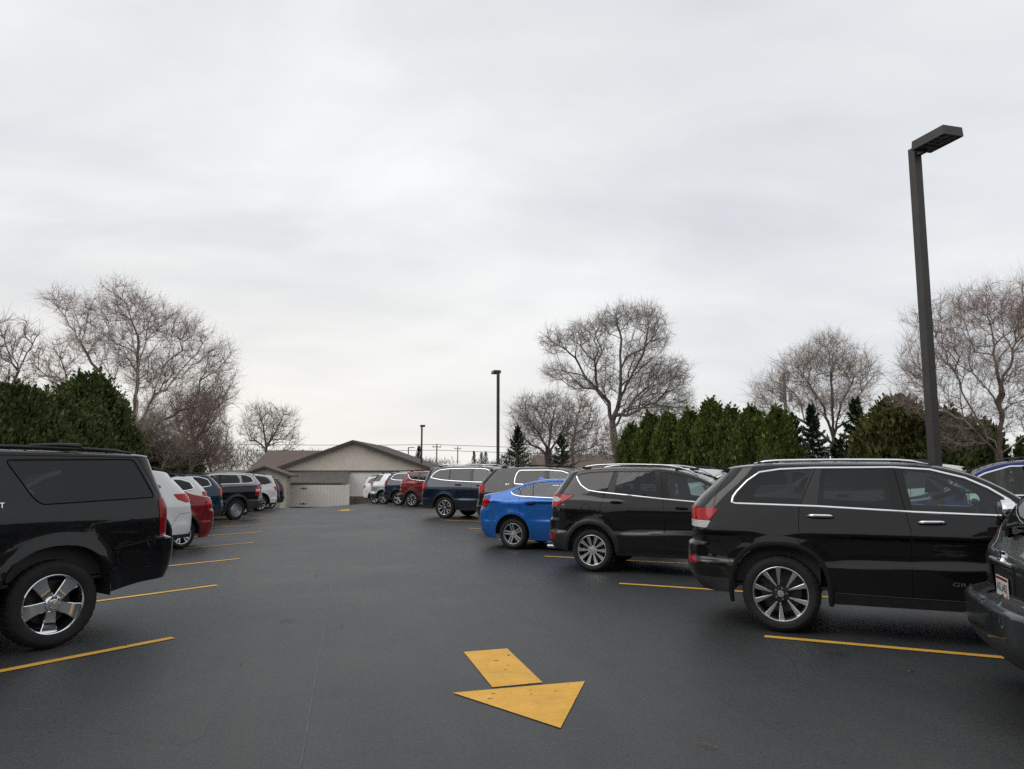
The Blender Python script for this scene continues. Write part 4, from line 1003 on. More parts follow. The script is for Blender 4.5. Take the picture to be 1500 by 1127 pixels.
def spec_suburban(pt):
    q = [(.44, 1.735), (-.74, 1.755), (-.93, 1.38), (.17, 1.345), (.24, 1.40)]
    rw = [(.72, 1.74), (1.35, 1.74), (1.40, 1.33), (.60, 1.34)]
    fw_ = [(1.52, 1.74), (1.9, 1.73), (2.25, 1.62), (2.55, 1.42), (2.6, 1.31), (1.58, 1.32)]
    rd = [(.60, 1.78), (.52, 1.34), (.52, .75), (.56, .5), (1.42, .48), (1.46, 1.2), (1.42, 1.78)]
    fd = [(1.42, 1.78), (1.46, 1.2), (1.42, .48), (2.6, .48), (2.75, 1.0), (2.7, 1.3), (2.5, 1.52), (2.2, 1.68), (1.9, 1.77)]
    d = base(pt, W=2.04, wb=3.30, sq=.86, R=.405, rim=.272, tw=.285, wheel='five_wide', ra=.50, ar=.28, crown=.05, nr=2.8, mr=6., crease=.70, creaseh=.004, shoulder=1.28, shs=-.07, floor=.6, dash_x=2.6, dash_z=1.18, seat_x=1.85, belt=1.20, tum=.22, flare=.03, rh=1.05,
        rear=[(.35, -1.06), (.50, -1.18), (.62, -1.24), (.80, -1.275), (.93, -1.27), (.97, -1.17), (1.25, -1.18), (1.36, -1.15), (1.75, -1.03), (1.85, -1.01)],
        front=[(.3, 4.15), (.5, 4.30), (1.0, 4.30), (1.2, 4.2), (1.3, 4.1)],
        top=[(-1.1, 1.785), (-.8, 1.80), (0, 1.815), (.5, 1.82), (1.4, 1.815), (1.9, 1.79), (2.25, 1.66), (2.6, 1.45), (2.9, 1.30), (3.1, 1.26), (3.6, 1.22), (4.1, 1.15), (4.3, 1.05)],
        bottom=[(-2.3, .56), (-.9, .52), (-.40, .45), (.55, .40), (2.8, .40), (5., .35)])
    d['regions'] = [reg('side_window', q, m_gpriv, round=.05, off=-.003), reg('rear_door_window', rw, m_gpriv, round=.04), reg('front_door_window', fw_, m_gclear, round=.04),
        reg('tail_light', [(-.985, 1.355), (-.985, .965), (-1.42, .97), (-1.42, 1.355)], m_reddark, round=.015, off=.010),
        reg('rear_pillar_cap', [(-.80, 1.77), (-1.01, 1.365), (-1.3, 1.365), (-1.3, 1.77)], m_gloss),
        reg('rear_door', rd, pt), reg('front_door', fd, pt),
        reg('rear_bumper', [(-.35, .4), (-.42, .55), (-.60, .86), (-1.0, .955), (-3, .965), (-3, .3)], pt),
        reg('side_sill', [(.5, .47), (2.9, .47), (2.9, .1), (.5, .1)], m_black)] + front_regs(.5, 1.2)
    d['strips'] = [dict(name='window_seal', path=roundp([(.455, 1.745), (-.75, 1.766), (-.945, 1.37), (.165, 1.333), (.235, 1.39)], .05), w=.012, h=.004, mat=m_gap, closed=True),
        dict(name='bumper_crease', path=[(-.50, .865), (-.80, .915), (-1.05, .945)], w=.02, h=.012, mat=pt)]
    d['gaps'] = [[(-.77, 1.80), (-.81, 1.755), (-1.005, 1.37), (-.995, .97)], [(.60, 1.78), (.52, 1.34), (.52, .80)], [(1.42, 1.78), (1.46, 1.2), (1.42, .48)], [(-1.0, .958), (-.60, .87), (-.45, .62)],
        [(-.69 + .085 * math.cos(a), 1.07 + .085 * math.sin(a)) for a in np.linspace(0, 2 * PI, 20)], [(-1.0, 1.785), (0, 1.79), (1.5, 1.79)]]
    d['handles'] = [(.60, .82, 1.18, 1.18, pt, 'rear_door'), (1.52, 1.75, 1.18, 1.18, pt, 'front_door')]
    d['mirror'] = (2.5, 1.32, pt, 1.2); d['rails'] = ((-.78, 1.9, m_black), dict(h=.022, inset=.10, w=.05)); d['cap'] = glass_cap(1.95, 2.95, 3.0, pt)
    d['spoiler'] = (-1.08, -.80, 1.80, 1.45, pt); d['spin'] = .55
    return d
def spec_pickup(pt):
    rw = [(.98, 1.53), (1.42, 1.54), (1.46, 1.20), (.90, 1.20)]
    fw_ = [(1.54, 1.54), (1.9, 1.53), (2.25, 1.38), (2.5, 1.22), (2.5, 1.15), (1.58, 1.18)]
    rd = [(.86, 1.58), (.76, 1.2), (.74, .45), (1.48, .40), (1.52, 1.1), (1.48, 1.59)]
    fd = [(1.48, 1.59), (1.52, 1.1), (1.48, .40), (2.5, .40), (2.62, .95), (2.55, 1.2), (2.25, 1.43), (1.9, 1.58)]
    d = base(pt, W=1.84, wb=3.08, sq=.85, R=.362, rim=.225, tw=.225, wheel='steel', ra=.44, ar=.20, crown=.04, nr=2.8, mr=7., crease=.72, shoulder=1.05, floor=.45, dash_x=2.5, dash_z=1.05, seat_x=1.85, rh=1.06,
        rear=[(.3, -1.0), (.40, -1.10), (.62, -1.16), (.66, -1.06), (1.0, -1.05), (1.3, -1.05), (1.6, -1.0)],
        front=[(.25, 3.75), (.5, 3.9), (1.0, 3.9), (1.1, 3.8)],
        top=[(-1.2, 1.245), (-.9, 1.24), (.50, 1.195), (.60, 1.205), (.66, 1.30), (.74, 1.49), (.83, 1.555), (1.0, 1.575), (1.4, 1.58), (1.9, 1.57), (2.2, 1.45), (2.5, 1.28), (2.7, 1.17), (2.9, 1.12), (3.5, 1.08), (3.9, 1.0)],
        bottom=[(-2.2, .44), (-.46, .40), (.5, .33), (2.6, .33), (5., .3)])
    d['regions'] = [reg('rear_door_window', rw, m_gpriv, round=.02), reg('front_door_window', fw_, m_gclear, round=.02),
        reg('reverse_light', [(-.80, 1.10), (-.80, 1.02), (-1.2, 1.02), (-1.2, 1.10)], m_clearlens, off=.014),
        reg('tail_light', [(-.77, 1.185), (-.77, .86), (-1.25, .86), (-1.25, 1.185)], m_red, round=.02, off=.012),
        reg('rear_door', rd, pt), reg('front_door', fd, pt),
        reg('rear_bumper', [(-.35, .2), (-.50, .66), (-3, .67), (-3, .2)], m_blackm), reg('side_sill', [(.35, .43), (2.8, .43), (2.8, .1), (.35, .1)], m_blackm)] + front_regs(.5, 1.0)
    d['strips'] = [dict(name='wheel_arch_trim', path=archpath(.362, .44, 0, 186, -6, .03, 1.06, .85), w=.07, h=.014, mat=m_blackm), dict(name='wheel_arch_trim', path=archpath(.362, .44, 3.08, 186, -6, .03, 1.06, .85), w=.07, h=.014, mat=m_blackm),
        dict(name='bed_rail', path=[(.55, 1.19), (-.2, 1.213), (-.95, 1.235)], w=.03, h=.01, mat=m_blackm)]
    d['gaps'] = [[(.66, 1.25), (.64, .6)], [(.86, 1.58), (.76, 1.2), (.74, .45)], [(1.48, 1.59), (1.52, 1.1), (1.48, .40)]]
    d['cap'] = [(-99, .52, 'bed_cover', m_blackm, 1), (.62, .80, 'rear_window', m_gpriv, 3)] + glass_cap(1.95, 2.65, 2.7, pt)
    d['mirror'] = (2.4, 1.2, pt, 1.)
    return d
def spec_nissan(pt):
    q = [(-.42, 1.30), (-.30, 1.50), (.05, 1.60), (.30, 1.62), (.25, 1.27)]
    rw = [(.36, 1.62), (1.0, 1.63), (1.04, 1.24), (.34, 1.27)]
    fw_ = [(1.12, 1.63), (1.5, 1.60), (1.8, 1.50), (2.1, 1.33), (2.15, 1.23), (1.18, 1.24)]
    d = spec_mid(pt, False, 'five_fork', False)
    d.update(W=1.93, ar=.30, nr=2.4, mr=3.4, crown=.05, belt=1.0, tum=.36,
        rear=[(.25, -.98), (.33, -1.08), (.40, -1.15), (.55, -1.20), (.70, -1.20), (.73, -1.10), (.76, -1.03), (.95, -1.03), (1.05, -1.01), (1.10, -.975), (1.25, -.90), (1.60, -.66), (1.75, -.56)])
    d['regions'] = [reg('side_window', q, m_gpriv, round=.03), reg('rear_door_window', rw, m_gpriv, round=.03), reg('front_door_window', fw_, m_gclear, round=.03),
        reg('tail_light', [(-.62, 1.20), (-.66, 1.02), (-.95, .98), (-.98, 1.17)], m_reddark, round=.02, off=.010),
        reg('rear_window', None, m_gpriv, rpoly=[(0, 1.19), (.50, 1.19), (.66, 1.25), (.58, 1.60), (0, 1.62)]),
        reg('plate_recess', None, m_black, rpoly=[(0, .735), (.26, .735), (.30, .90), (.30, .945), (0, .945)], off=-.012, skirt=False),
        reg('lower_bumper', [(-.45, .2), (-.55, .48), (-3, .50), (-3, .2)], m_blackm),
        reg('rear_bumper', [(-.45, .3), (-.50, .62), (-.66, .72), (-3, .725), (-3, .3)], pt),
        reg('tailgate', None, pt, rpoly=[(0, .725), (.70, .73), (.76, 1.0), (.74, 1.2), (.62, 1.68), (0, 1.68)])]
    d['rails'] = ((-.35, 1.35, m_satin), dict(h=.05, inset=.13, w=.036)); d['mirror'] = (2.1, 1.25, pt, 1.)
    return d

def scaled(d, sx=1., sz=1., sw=1.):
    import copy
    d = {k: v for k, v in d.items()}
    P = lambda p: [(a * sx, b * sz) for a, b in p]
    for k in ('top', 'bottom'): d[k] = P(d[k])
    for k in ('rear', 'front'): d[k] = [(z * sz, x * sx) for z, x in d[k]]
    d['regions'] = [dict(r, poly=P(r['poly']) if r.get('poly') else None, **({'rpoly': [(a, b * sz) for a, b in r['rpoly']]} if 'rpoly' in r else {}), **({'fpoly': [(a, b * sz) for a, b in r['fpoly']]} if 'fpoly' in r else {})) for r in d['regions']]
    d['strips'] = [dict(s, path=P(s['path'])) for s in d['strips'] if s['name'] != 'wheel_arch_trim']
    d['gaps'] = [P(p) for p in d['gaps']]
    d['handles'] = [(a * sx, b * sx, c * sz, e * sz, m, n) for a, b, c, e, m, n in d['handles']]
    d['wb'] *= sx; d['W'] *= sw; d['crease'] *= sz; d['shoulder'] *= sz; d['belt'] = d.get('belt', 1.05) * sz
    d['dash_x'] *= sx; d['dash_z'] *= sz; d['seat_x'] *= sx
    if 'mirror' in d: a = d['mirror']; d['mirror'] = (a[0] * sx, a[1] * sz, *a[2:])
    if 'rails' in d: a, b = d['rails']; d['rails'] = ((a[0] * sx, a[1] * sx, a[2]), b)
    if 'spoiler' in d: a = d['spoiler']; d['spoiler'] = (a[0] * sx, a[1] * sx, a[2] * sz, a[3], a[4])
    if 'fin' in d: a = d['fin']; d['fin'] = (a[0] * sx, a[1] * sz, a[2], a[3])
    d['cap'] = [(a * sx if abs(a) < 50 else a, b * sx if abs(b) < 50 else b, n, m, j) for a, b, n, m, j in d['cap']]
    d['strips'] += [dict(name='wheel_arch_trim', path=archpath(d['R'], d['ra'], c, 185, -5, .02), w=.045, h=.010, mat=m_black) for c in (0, d['wb'])]
    return d
def drop(d, *ks):
    for k in ks: d.pop(k, None)
    return d

# ------------------------------------------------------------------ the parked cars
FWR = np.array([math.sin(R(114.7)), math.cos(R(114.7))]); FWL = np.array([math.sin(R(215)), math.cos(R(215))])
G_R = 'cars parked at an angle along the right side of the aisle'; G_L = 'cars parked at an angle along the left side of the aisle'; G_B = 'cars parked in the row behind the right row'
# right row, near to far
sp = spec_nissan(pt_grey)
car, b = make_car(sp, 'parked_car', 'dark grey crossover showing its tailgate and licence plate at the right edge', 'car', (4.22, 4.27), 110, 'R', True, .035, G_R)
def plate(b, car, S, Z, off):
    sea = float(b.seams(Z)[0])
    pv = [(-.1525, -.076), (.1525, -.076), (.1525, .076), (-.1525, .076), (-.1525, -.076, -.004), (.1525, -.076, -.004), (.1525, .076, -.004), (-.1525, .076, -.004)]
    pf = [(0, 1, 2, 3), (0, 4, 5, 1), (1, 5, 6, 2), (2, 6, 7, 3), (3, 7, 4, 0)]
    o = b.flat(car, 'license_plate', sea + .012, Z, pv, pf, m_plate, off, 1)
    v, f = text_polys('AKL6402', .085)
    v = [(a[0] * .82, a[1] * 1.05 - .004) for a in v]; b.flat(o, 'plate_number', sea + .012, Z, v, f, m_ink, off + .0015, 1)
    b.flat(o, 'plate_band', sea + .012, Z, [(-.145, .05), (.145, .05), (.145, .068), (-.145, .068)], [(0, 1, 2, 3)], m_reddark, off + .001, 1)
    b.flat(o, 'plate_sticker', sea + .012, Z, [(.10, -.07), (.14, -.07), (.14, -.04), (.10, -.04)], [(0, 1, 2, 3)], m_stick, off + .001, 1)
    fr = MB(); return o
plate(b, car, 0, .805, .004)
# badge ring, tailgate strip, wiper on the grey crossover
sea = lambda z: float(b.seams(z)[0])
ring = [(.055 * math.cos(a), .043 * math.sin(a), .012) for a in np.linspace(0, 2 * PI, 28, endpoint=False)]
ri = [(.040 * math.cos(a), .030 * math.sin(a), .012) for a in np.linspace(0, 2 * PI, 28, endpoint=False)]
b.flat(car, 'badge', sea(1.02) + .012, 1.02, ring + ri + [(p[0] * 1.05, p[1] * 1.05, -.01) for p in ring], [(i, (i + 1) % 28, 28 + (i + 1) % 28, 28 + i) for i in range(28)] + [(i + 56, (i + 1) % 28 + 56, (i + 1) % 28, i) for i in range(28)], m_chrome, .006, 1)
b.flat(car, 'badge_bar', sea(1.02) + .012, 1.02, [(-.062, -.010, .016), (.062, -.010, .016), (.062, .010, .016), (-.062, .010, .016)], [(0, 1, 2, 3)], m_chrome, .006, 1)
b.strip(car, 'tailgate_trim', [(sea(.985) + y, .985 + .002 * y) for y in np.linspace(-.0, .30, 8)], .028, .022, m_satin)
b.strip(car, 'tailgate_trim', [(sea(.985) + .30, .985), (sea(.9) + .32, .90), (sea(.80) + .31, .80)], .014, .012, pt_grey)
b.strip(car, 'panel_gap_line', [(sea(z) + .72 + .04 * math.sin((z - .8) * 3), z) for z in np.linspace(.78, 1.2, 10)], .008, .002, m_gap)
w = MB(); 
def wp(y, z, o_):
    p, n = b.frame(sea(z) + abs(y), z); return (p[0] + n[0] * o_, math.copysign(p[1], y), p[2] + n[2] * o_)
w.tube([wp(.06, 1.17, .02), wp(-.02, 1.22, .06), wp(-.15, 1.25, .045)], [.026, .017, .012], 8); w.tube([wp(.12, 1.235, .022), wp(-.15, 1.25, .035), wp(-.38, 1.27, .022)], [.006, .011, .006], 6)
w.build('rear_wiper', m_black, car, smooth=True)
bc = MB(); 

# Jeep-like large SUV
sp = spec_jeep(pt_black)
car, b = make_car(sp, 'parked_car', 'large black SUV with chrome window trim and five spoke dark alloy wheels at the right', 'car', (2.76, 7.78), 114.7, 'R', True, .035, G_R)
v, f = text_polys('GRAND CHEROKEE', .085)
b.flat(b.objs[('front_door', -1)], 'model_badge', 1.93, .585, [(a[0] * 1.05, a[1] * .62) for a in v], f, m_satin, .006, -1)
# red and blue shapes imitating a sign showing in the glass, not a decal
fp = b.objs.get(('front_door_window', 1))
for nm, pts, mt in (('glass_shape', [(.30, .15), (.36, .15), (.10, -.02), (.30, -.10), (.28, -.16), (.04, -.06), (.0, -.01)], simple('shape_red', (.5, .03, .03), .5)), ('glass_shape', [(.36, .13), (.38, -.06), (.20, -.04)], simple('shape_blue', (.02, .10, .5), .5))):
    pf = [(i for i in range(len(pts)))]
    b.flat(fp, nm, 1.55, 1.45, [(-.62 + p[0] + .3, p[1]) for p in pts], [tuple(range(len(pts)))], mt, -.01, 1)
# compact SUV
sp = spec_escape(pt_black)
car, b = make_car(sp, 'parked_car', 'black compact SUV with silver roof rails and ten spoke alloys beside the bright blue sedan', 'car', (1.31, 12.37), 114.7, 'R', True, .04, G_R)
for side in (1, -1):
    o = MB(); o.lathe([(0, .030), (.004, .029), (.005, .001)], 24); 
# blue sedan
sp = spec_cruze(pt_blue)
car, b = make_car(sp, 'parked_car', 'bright blue sedan with silver alloy wheels', 'car', (.01, 15.85), 114.7, 'R', True, .04, G_R)
# black SUV behind it
sp = spec_mid(pt_black2)
car, b = make_car(sp, 'parked_car', 'charcoal black SUV with chrome framed windows standing behind the bright blue sedan', 'car', (-.13, 19.86), 114.7, 'R', True, .05, G_R)
v, f = text_polys('SLT', .06); b.flat(car, 'trim_badge', -.02, 1.29, [(a[0] * 1.2, a[1] * .8) for a in v], f, m_satin, .005, -1)
sp = spec_pilot(pt_navy, True, m_satin)
car, b = make_car(sp, 'parked_car', 'navy blue SUV with chrome window line parked left of the charcoal SUV', 'car', (-2.36, 26.0), 114.7, 'R', True, .06, G_R)
sp = scaled(spec_escape(pt_red2), .98, 1.0, 1.0); sp['wheel'] = 'five_vee'; sp['R'] = .36; sp['rim'] = .235; sp['rails'] = (sp['rails'][0][:2] + (pt_red2,), sp['rails'][1])
sp['strips'] = [s if s['name'] != 'wheel_arch_trim' else dict(s, w=.09, mat=m_blackm) for s in sp['strips']]
drop(sp, 'exhaust')
make_car(sp, 'parked_car', 'dark red compact SUV on the right side next to the navy SUV', 'car', (-4.77, 35.39), 114.7, 'R', False, .08, G_R)
sp = spec_mid(pt_navy, False, 'five_fork')
make_car(sp, 'parked_car', 'very dark navy SUV with a chrome window surround just beyond the dark red SUV', 'car', (-5.85, 38.2), 114.7, 'R', False, .08, G_R)
sp = spec_mid(pt_silver, True, 'five_twin'); 
make_car(sp, 'parked_car', 'silver SUV with dark rear side glass between the navy SUV and the far white one', 'car', (-7.3, 42.1), 114.7, 'R', False, .09, G_R)
sp = scaled(spec_pilot(pt_white, False), .95, .93)
make_car(sp, 'parked_car', 'white SUV at the far end of the right row, nearest the fence', 'car', (-8.35, 45.3), 114.7, 'R', False, .09, G_R)
# row behind, parked nose to nose
E0 = np.array([2.53, 7.63]); STEP = np.array([-.949, 3.495]); NR = np.array([.418, .9085])
def back_row(k, sp, label, t=9.1, off=.3): 
    c = E0 + STEP * k + FWR * t + NR * off
    return make_car(sp, 'parked_car', label, 'car', c, 294.7, 'L', False, .09, G_B)
back_row(2, spec_pilot(pt_cobalt, True, m_black), 'cobalt blue SUV in the back row seen over the hood of the large black SUV', 9.3)
sp = scaled(spec_pilot(pt_white, False), 1., 1.0); back_row(3, sp, 'white SUV with dark roof rack in the back row, behind the light pole', 9.0)
back_row(4, scaled(spec_mid(pt_silver, False), 1., .99), 'silver SUV in the back row whose roof shows between the two black SUVs', 8.9)
back_row(5.45, scaled(spec_pilot(pt_white, True), 1., .955), 'white SUV with dark windows in the back row above the compact black SUV', 9.0)
back_row(8, drop(scaled(spec_pilot(pt_white, False), 1., .975), 'rails'), 'white SUV in the back row whose roof shows right of the charcoal SUV', 8.6)

# left row, near to far
sp = spec_suburban(pt_black2)
car, b = make_car(sp, 'parked_car', 'huge black SUV with five spoke chrome wheels at the left edge', 'car', (-4.28, 7.09), 214.7, 'L', True, .035, G_L)
v, f = text_polys('LT', .07); b.flat(car, 'trim_badge', .515, 1.335, v, f, m_chrome, .006, 1)
cb = MB()
for y in (-.72, .72): cb.tube([(.25, y, 1.85), (.20, y, 1.885), (-.05, y, 1.90), (-.24, y, 1.895), (-.30, y, 1.85)], [.012, .018, .02, .024, .014], 8)
cb.tube([(-.24, -.74, 1.90), (-.24, .74, 1.90)], .022, 10, flat=(1.6, .7)); cb.build('roof_rack_bar', m_black, car, smooth=True)
EL = np.array([-3.37, 7.57])
def left(k, sp, label, t, g=.08, off=.35, name='parked_car', cat='car', hi=False):
    # t = how far the rear axle sits in from the end of its stall line
    NL = np.array([-.822, .569]); c = EL + STEP * k + FWL * t + NL * off
    return make_car(sp, name, label, cat, c, 214.7, 'L', hi, g, G_L)
sp = spec_pilot(pt_white, False); sp['regions'][0] = dict(sp['regions'][0], poly=[(-.22, 1.44), (-.05, 1.55), (.10, 1.60), (.12, 1.325), (-.06, 1.37)])
sp['strips'][0] = dict(sp['strips'][0], path=[(2.25, 1.265), (1.2, 1.262), (.2, 1.305), (-.06, 1.352), (-.26, 1.435), (-.06, 1.57), (.1, 1.62), (.9, 1.733), (1.5, 1.715), (1.85, 1.605), (2.15, 1.435)])
sp['rear'] = [(.25, -.95), (.35, -1.04), (.5, -1.10), (.8, -1.11), (.95, -1.08), (1.2, -1.02), (1.3, -.96), (1.65, -.66), (1.85, -.50)]; sp['top'] = [(-.9, 1.64), (-.6, 1.70), (-.3, 1.745)] + sp['top'][3:]; sp['spoiler'] = (-.84, -.5, 1.68, 1.2, pt_white)
sp = scaled(sp, 1., .955); sp['wheel'] = 'five_fork'
sp['regions'][5 - 0] = dict(sp['regions'][5], poly=[(-.52, 1.22), (-.60, 1.11), (-.80, 1.05), (-1.45, 1.05), (-1.45, 1.23)])
make_car(sp, 'parked_car', 'white SUV with large red tail light directly beyond the huge black SUV', 'car', (-7.17, 14.76), 214.7, 'L', True, .05, G_L)
sp = scaled(spec_cruze(pt_red), 1.0, .985); sp['wheel'] = 'five_fork'
make_car(sp, 'parked_car', 'red sedan sticking out past the white SUV on the left', 'car', (-7.24, 16.46), 214.7, 'L', True, .05, G_L)
sp = scaled(spec_mid(pt_white, False), 1., .91); left(4, sp, 'white crossover with a chrome framed window between the red sedan and dark teal SUV', 2.35, off=.45)
sp = scaled(spec_mid(pt_teal, False), 1., .945); left(5, sp, 'dark teal SUV in front of the black pickup', 2.35, off=.45)
car, b = make_car(spec_pickup(pt_black2), 'pickup_truck', 'black pickup truck with plain silver steel wheels in the left row', 'pickup truck', (-10.04, 27.2), 214.7, 'L', True, .06, G_L)
left(7, drop(spec_mid(pt_silver, False), 'rails'), 'silver crossover partly hidden behind the black pickup', 1.5, off=.3)
left(8, scaled(spec_pilot(pt_white, False), 1., .96), 'white SUV beyond the black pickup', .95, off=.3)
left(9, spec_mid(pt_teal, True), 'dark blue green SUV just beyond the far white SUV on the left', .95, off=.3)
left(10, spec_mid(pt_navy, True), 'dark navy SUV, last in the left row before the shed', .8, off=.3)

# unseen cars added behind the viewer to darken reflections in the paint
for k, sp_, lab in ((-2, spec_mid(pt_navy, False), 'unseen navy crossover added in the right row behind the viewer'), (-3, spec_pilot(pt_white, False), 'unseen white SUV added in the right row behind the viewer')):
    make_car(sp_, 'parked_car', lab, 'car', E0 + STEP * k + FWR * .1 + NR * .35, 114.7, 'R', False, .12, G_R)
for k, sp_, lab in ((-2, spec_mid(pt_grey, False), 'unseen grey crossover added in the left row behind the viewer'),):
    make_car(sp_, 'parked_car', lab, 'car', EL + STEP * k + FWL * 1.3 + np.array([-.822, .569]) * .35, 214.7, 'L', False, .12, G_L)

# ------------------------------------------------------------------ ground, markings
def sheet(name, poly, mat, lift, kind='structure', step=1.0, parent=None):
    """polygon draped on the ground"""
    P = dens(poly, step); V = [Vector(p) for p in P]; n = len(P); E = [(i, (i + 1) % n) for i in range(n)]
    xs = [p[0] for p in P]; ys = [p[1] for p in P]
    gx = np.arange(min(xs) + step / 2, max(xs), step); gy = np.arange(min(ys) + step / 2, max(ys), step)
    if len(gx) and len(gy):
        GX, GY = np.meshgrid(gx, gy); k = pip(GX.ravel(), GY.ravel(), P); V += [Vector((a, b)) for a, b in zip(GX.ravel()[k], GY.ravel()[k])]
    v2, e2, f2, *_ = delaunay_2d_cdt(V, E, [], 0, 1e-5)
    v = np.array([(q[0], q[1]) for q in v2]); f = np.array([tuple(t) for t in f2]); c = v[f].mean(1); f = f[pip(c[:, 0], c[:, 1], P)]
    a_, b_, c_ = v[f[:, 0]], v[f[:, 1]], v[f[:, 2]]
    cr = (b_[:, 0] - a_[:, 0]) * (c_[:, 1] - a_[:, 1]) - (b_[:, 1] - a_[:, 1]) * (c_[:, 0] - a_[:, 0]); f = f[np.abs(cr) > 1e-10]; cr = cr[np.abs(cr) > 1e-10]
    f = np.where((cr < 0)[:, None], f[:, ::-1], f)
    z = gz(v[:, 0], v[:, 1]) + lift
    o = mesh(name, np.c_[v, z], f, mat, parent, True)
    if kind and parent is None: o['kind'] = kind
    return o
xs = np.concatenate([np.linspace(-700, -60, 9)[:-1], np.linspace(-60, 60, 61), np.linspace(60, 700, 9)[1:]])
ys = np.concatenate([np.linspace(-300, -30, 6)[:-1], np.linspace(-30, 90, 61), np.linspace(90, 900, 10)[1:]])
GX, GY = np.meshgrid(xs, ys); nx, ny = len(xs), len(ys)
V = np.c_[GX.ravel(), GY.ravel(), gz(GX.ravel(), GY.ravel()) - .06]
F = [[j * nx + i, j * nx + i + 1, (j + 1) * nx + i + 1, (j + 1) * nx + i] for j in range(ny - 1) for i in range(nx - 1)]
g_ = fastmesh('ground', V, np.array(F), m_grass, None, True); g_['kind'] = 'structure'
A = AIS; PX_ = np.array([.965, .2623])
def fr(u, k): p = EL + A * k + PX_ * u; return (float(p[0]), float(p[1]))
lot = sheet('parking_lot', [(-26, -26), (34, -26), fr(26, 20), fr(19.5, 47), fr(0, 48.8), fr(-8.2, 46.5), fr(-8.4, 14), (-26, 4)], m_asphalt, 0., step=1.0)
LINE = []
def stripe(p0, d, ln, w, name, label, group):
    p0 = np.array(p0); d = np.array(d) / np.linalg.norm(d); n = np.array([-d[1], d[0]]) * w / 2
    p1 = p0 + d * ln
    o = sheet(name, [tuple(p0 - n), tuple(p1 - n), tuple(p1 + n), tuple(p0 + n)], m_yellow, .006, None, .5)
    tag(o, label, 'painted line', group); return o
nb_r = ['along the near side of the large black SUV', 'between the large black SUV and the compact black SUV', 'between the compact black SUV and the blue sedan']
for k in range(0, 12):
    p = EL + STEP * k
    stripe(p, FWL, 5.4, .10, 'stall_line', ['yellow stall line below the chrome wheel of the huge black SUV at lower left', 'yellow stall line just beyond the huge black SUV on the left', 'yellow stall line on the left below the white SUV tail', 'yellow stall line beside the wheel of the red sedan'][k] if k < 4 else ('yellow stall line in the left row between the red sedan and the pickup' if k < 7 else 'faint yellow stall line at the far end of the left row'), 'yellow stall lines on the left')
    p = E0 + STEP * k
    stripe(p, FWR, 5.4, .10, 'stall_line', ['yellow stall line along the near side of the large black SUV', 'yellow stall line between the two black SUVs on the right', 'yellow stall line between the compact black SUV and the blue sedan'][k] if k < 3 else ('yellow stall line near the charcoal and navy SUVs on the right' if k < 6 else 'faint yellow stall line at the far end of the right row'), 'yellow stall lines on the right')
ar = [(-.443, 5.734), (.575, 6.039), (.312, 4.972)]; arr = [(-.443, 6.984), (-.045, 7.114), (.24, 6.002), (-.151, 5.874)]
def arrow(dx, dy, label):
    a = empty('direction_arrow', (0, 0, 0), 0, label, 'painted arrow', 'yellow direction arrows painted in the aisle')
    sheet('arrow_head', [(x + dx, y + dy) for x, y in ar], m_yellow, .006, None, .4, a); sheet('arrow_shaft', [(x + dx, y + dy) for x, y in arr], m_yellow, .006, None, .4, a)
arrow(0, 0, 'large yellow arrow painted on the asphalt in the foreground, pointing toward the viewer'); arrow(-7.63 - .06, 34.3 - 6.0, 'far yellow arrow on the asphalt near the fence at the end of the aisle')
m_seam = simple('seam_tar', (.042, .043, .043), .5, var=.5, scale=5)
q0 = np.array([-.55, 1.4]); q1 = np.array([-6.3, 28.0]); w_ = np.array([.006, .001])
pts = [q0 + (q1 - q0) * t + np.array([.003 * math.sin(t * 60), 0]) for t in np.linspace(0, 1, 60)]
sheet('pavement_seam', [tuple(p - w_) for p in pts] + [tuple(p + w_) for p in pts[::-1]], m_seam, .003, step=.5)
# litter: twigs and leaves
m_twig = M_bark('dry_twig', (.20, .15, .10))
def debris(x, y, L, a, label, kindn='twig'):
    z = float(gz(x, y)) + .008; m = MB(); c, s_ = math.cos(a), math.sin(a)
    if kindn == 'twig':
        m.tube([(x, y, z), (x + c * L * .5, y + s_ * L * .5, z + .012), (x + c * L, y + s_ * L + .02, z + .002)], [.003, .003, .0015], 5); m.tube([(x + c * L * .4, y + s_ * L * .4, z + .01), (x + c * L * .6, y + s_ * L * .6 + .05, z + .004)], [.002, .001], 4)
    else:
        m.add([(x, y, z), (x + L * c, y + L * s_, z + .012), (x + L * c - L * .5 * s_, y + L * s_ + L * .5 * c, z + .004), (x - L * .4 * s_, y + L * .4 * c, z + .014)], [(0, 1, 2), (0, 2, 3)])
    o = m.build('twig' if kindn == 'twig' else 'dead_leaf', m_twig, None); tag(o, label, kindn if kindn == 'twig' else 'leaf', 'bits of litter on the asphalt')
debris(-2.55, 8.35, .16, .3, 'small dry twig on the asphalt behind the huge black SUV'); debris(1.23, 4.62, .13, 2.6, 'small dry twig on the asphalt at the bottom right')
for (x, y) in [(.95, 11.9), (1.75, 11.2), (-.15, 14.6), (.55, 11.2), (-2.35, 6.6), (-1.8, 8.1), (2.0, 8.4), (.1, 13.4), (-3.1, 12.0), (3.3, 6.3)]: debris(x, y, .035, random.uniform(0, 6), 'tiny pale dead leaf lying on the asphalt', 'leaf')

